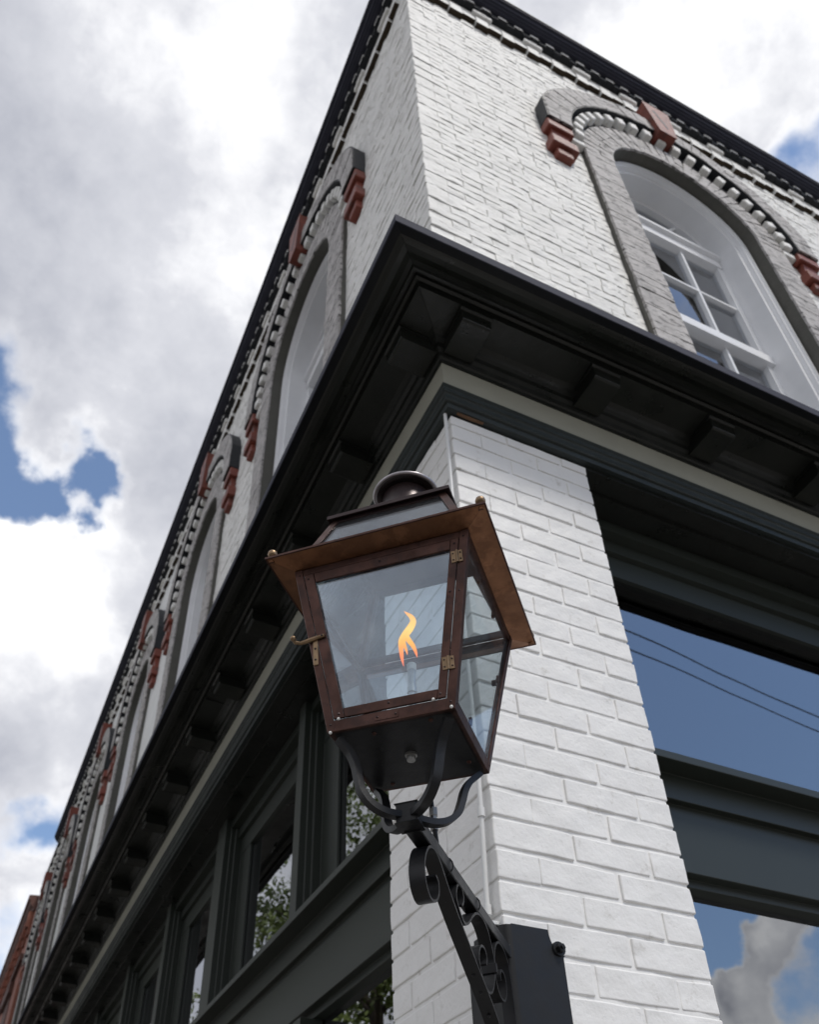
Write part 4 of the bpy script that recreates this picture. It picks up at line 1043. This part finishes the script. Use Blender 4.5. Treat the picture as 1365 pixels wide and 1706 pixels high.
for p_, c_ in ((0.20, (1.0, 0.17, 0.01, 1)), (0.42, (1.0, 0.36, 0.02, 1)), (0.62, (1.0, 0.52, 0.09, 1)), (0.82, (1.0, 0.42, 0.07, 1))): x = el.new(p_); x.color = c_
em = n.new('ShaderNodeEmission'); em.inputs[1].default_value = 1.55; l.new(rp_.outputs[0], em.inputs[0])
trn = n.new('ShaderNodeBsdfTransparent'); lw = n.new('ShaderNodeLayerWeight'); lw.inputs[0].default_value = 0.35
fm = n.new('ShaderNodeMapRange'); fm.inputs[1].default_value = 0.25; fm.inputs[2].default_value = 0.95; fm.inputs[3].default_value = 1.0; fm.inputs[4].default_value = 0.0; l.new(lw.outputs['Facing'], fm.inputs[0])
mxs = n.new('ShaderNodeMixShader'); l.new(fm.outputs[0], mxs.inputs[0]); l.new(trn.outputs[0], mxs.inputs[1]); l.new(em.outputs[0], mxs.inputs[2]); l.new(mxs.outputs[0], o_.inputs[0])
b = MB()
def tongue(path):
    pts = smoothpath([(x, 0, z) for x, z, r in path], 5); rs = smoothpath([(r, 0, 0) for x, z, r in path], 5)
    rings = []
    for i, p in enumerate(pts):
        tt = (pts[min(i + 1, len(pts) - 1)] - pts[max(i - 1, 0)]).normalized(); sd2 = Vector((tt.z, 0, -tt.x)); r = max(rs[i].x, 0.0003)
        rings.append([p + sd2 * r * math.cos(2 * PI * j / 14) + Vector((0, 1, 0)) * r * 0.75 * math.sin(2 * PI * j / 14) for j in range(14)])
    b.loft(rings)
tongue([(-0.0106, 0.1796, 0.0006), (-0.0134, 0.198, 0.0030), (-0.0150, 0.222, 0.0046), (-0.0135, 0.238, 0.0062), (-0.0060, 0.2505, 0.0074), (0.0030, 0.263, 0.0074), (0.0085, 0.2760, 0.0060), (0.0050, 0.288, 0.0044), (-0.0020, 0.297, 0.0026), (-0.0085, 0.3049, 0.0003)])
tongue([(0.0145, 0.1925, 0.0005), (0.0122, 0.205, 0.0026), (0.0075, 0.220, 0.0040), (0.0000, 0.2343, 0.0050), (-0.0049, 0.247, 0.0046), (-0.004, 0.256, 0.002)])
tongue([(-0.0035, 0.203, 0.0004), (-0.0050, 0.213, 0.0022), (-0.0085, 0.226, 0.0032), (-0.0090, 0.238, 0.0030), (-0.006, 0.248, 0.001)])
lobj('flame', b, FM, smooth=True)

# ================================================================== across the street (seen in the glass)
def tree(x, y, h, crown_r, seed, label):
    random.seed(seed)
    t_ = empty('street_tree', (x, y, 0), label, 'tree', 'street trees across the road')
    b = MB(); b.tube([(x, y, -0.15), (x + .05, y, h * 0.35), (x + .12, y + .1, h * 0.6), (x, y + .1, h * 0.85)], 0.15, 10, rs=[0.2, 0.16, 0.11, 0.04])
    for i in range(9):
        a = random.uniform(0, 2 * PI); z = h * random.uniform(0.35, 0.65); r = crown_r * random.uniform(0.5, 0.9)
        b.tube([(x + .08, y + .05, z), (x + math.cos(a) * r * 0.5, y + math.sin(a) * r * 0.5, z + r * 0.45), (x + math.cos(a) * r, y + math.sin(a) * r, z + r * 0.7)], 0.05, 6, rs=[0.06, 0.035, 0.012])
    obj('trunk', b, M['bark'], t_, smooth=True)
    vs, fs = [], []
    clumps = []
    for i in range(150):
        while True:
            p = Vector((random.uniform(-1, 1), random.uniform(-1, 1), random.uniform(-1, 1)))
            if 0.3 < p.length < 1: break
        clumps.append((Vector((x, y, h * 0.66)) + Vector((p.x * crown_r, p.y * crown_r, p.z * h * 0.34)), random.uniform(0.25, 0.6)))
    for c_, r_ in clumps:
        for j in range(150):
            d = Vector((random.gauss(0, 1), random.gauss(0, 1), random.gauss(0, 1))).normalized() * r_ * random.uniform(0.3, 1) ** 0.5
            p = c_ + d; s = random.uniform(0.035, 0.07)
            u = Vector((random.gauss(0, 1), random.gauss(0, 1), random.gauss(0, 1))).normalized(); w = u.orthogonal().normalized()
            k0 = len(vs); vs += [p - u * s, p + w * s * 0.5, p + u * s, p - w * s * 0.5]; fs.append((k0, k0 + 1, k0 + 2, k0 + 3))
    bq = MB(); bq.v = [tuple(v) for v in vs]; bq.f = fs
    me = bpy.data.meshes.new('crown'); me.from_pydata(bq.v, [], bq.f); me.materials.append(M['leaf']); o = bpy.data.objects.new('crown', me); COL.objects.link(o); o.parent = t_
    me.transform(Matrix.Translation((-x, -y, 0)))
tree(-4.6, 11.5, 11.0, 2.4, 3, 'tall leafy street tree nearest the corner, mirrored in the left transom glass')
tree(-4.5, 16.2, 8.6, 2.0, 4, 'rounded leafy street tree second from the corner at the kerb')
tree(-14.5, 12.0, 9.0, 2.8, 5, 'broad leafy tree on the far side of the side street')
random.seed(21)
for i, (pA, pB, lab) in enumerate((((5.64, -4.63), (9.52, -5.08), 'upper power cable strung over the street in front of the shop'), ((5.87, -4.93), (9.35, -5.33), 'lower power cable strung over the street in front of the shop'))):
    A_, B_ = Vector((*pA, 9)), Vector((*pB, 9)); d = (B_ - A_).normalized()
    p0, p1 = A_ - d * 22, B_ + d * 26
    mid = (A_ + B_) / 2; 
    pts = []
    for k in range(25):
        q = p0.lerp(p1, k / 24); dd = (q - mid).length; q.z = 9 + 0.0006 * dd * dd; pts.append(q)
    b = MB(); b.tube(pts, 0.010, 6); o = obj('power_cable', b, M['cable']); tagp(o, lab, 'cable')
for (px, py), lab in (((-16.1, -2.2), 'wooden utility pole at the left end of the street cables'), ((35.3, -8.2), 'wooden utility pole at the right end of the street cables')):
    pl = empty('utility_pole', (px, py, 0), lab, 'pole', 'utility poles')
    b = MB(); b.tube([(px, py, -0.2), (px, py, 10.0)], 0.14, 10, rs=[0.16, 0.11]); obj('pole', b, M['bark'], pl, smooth=0.7)
    b = MB(); b.box(px - 0.06, px + 0.06, py - 0.9, py + 0.9, 9.1, 9.25); obj('crossarm', b, M['bark'], pl)
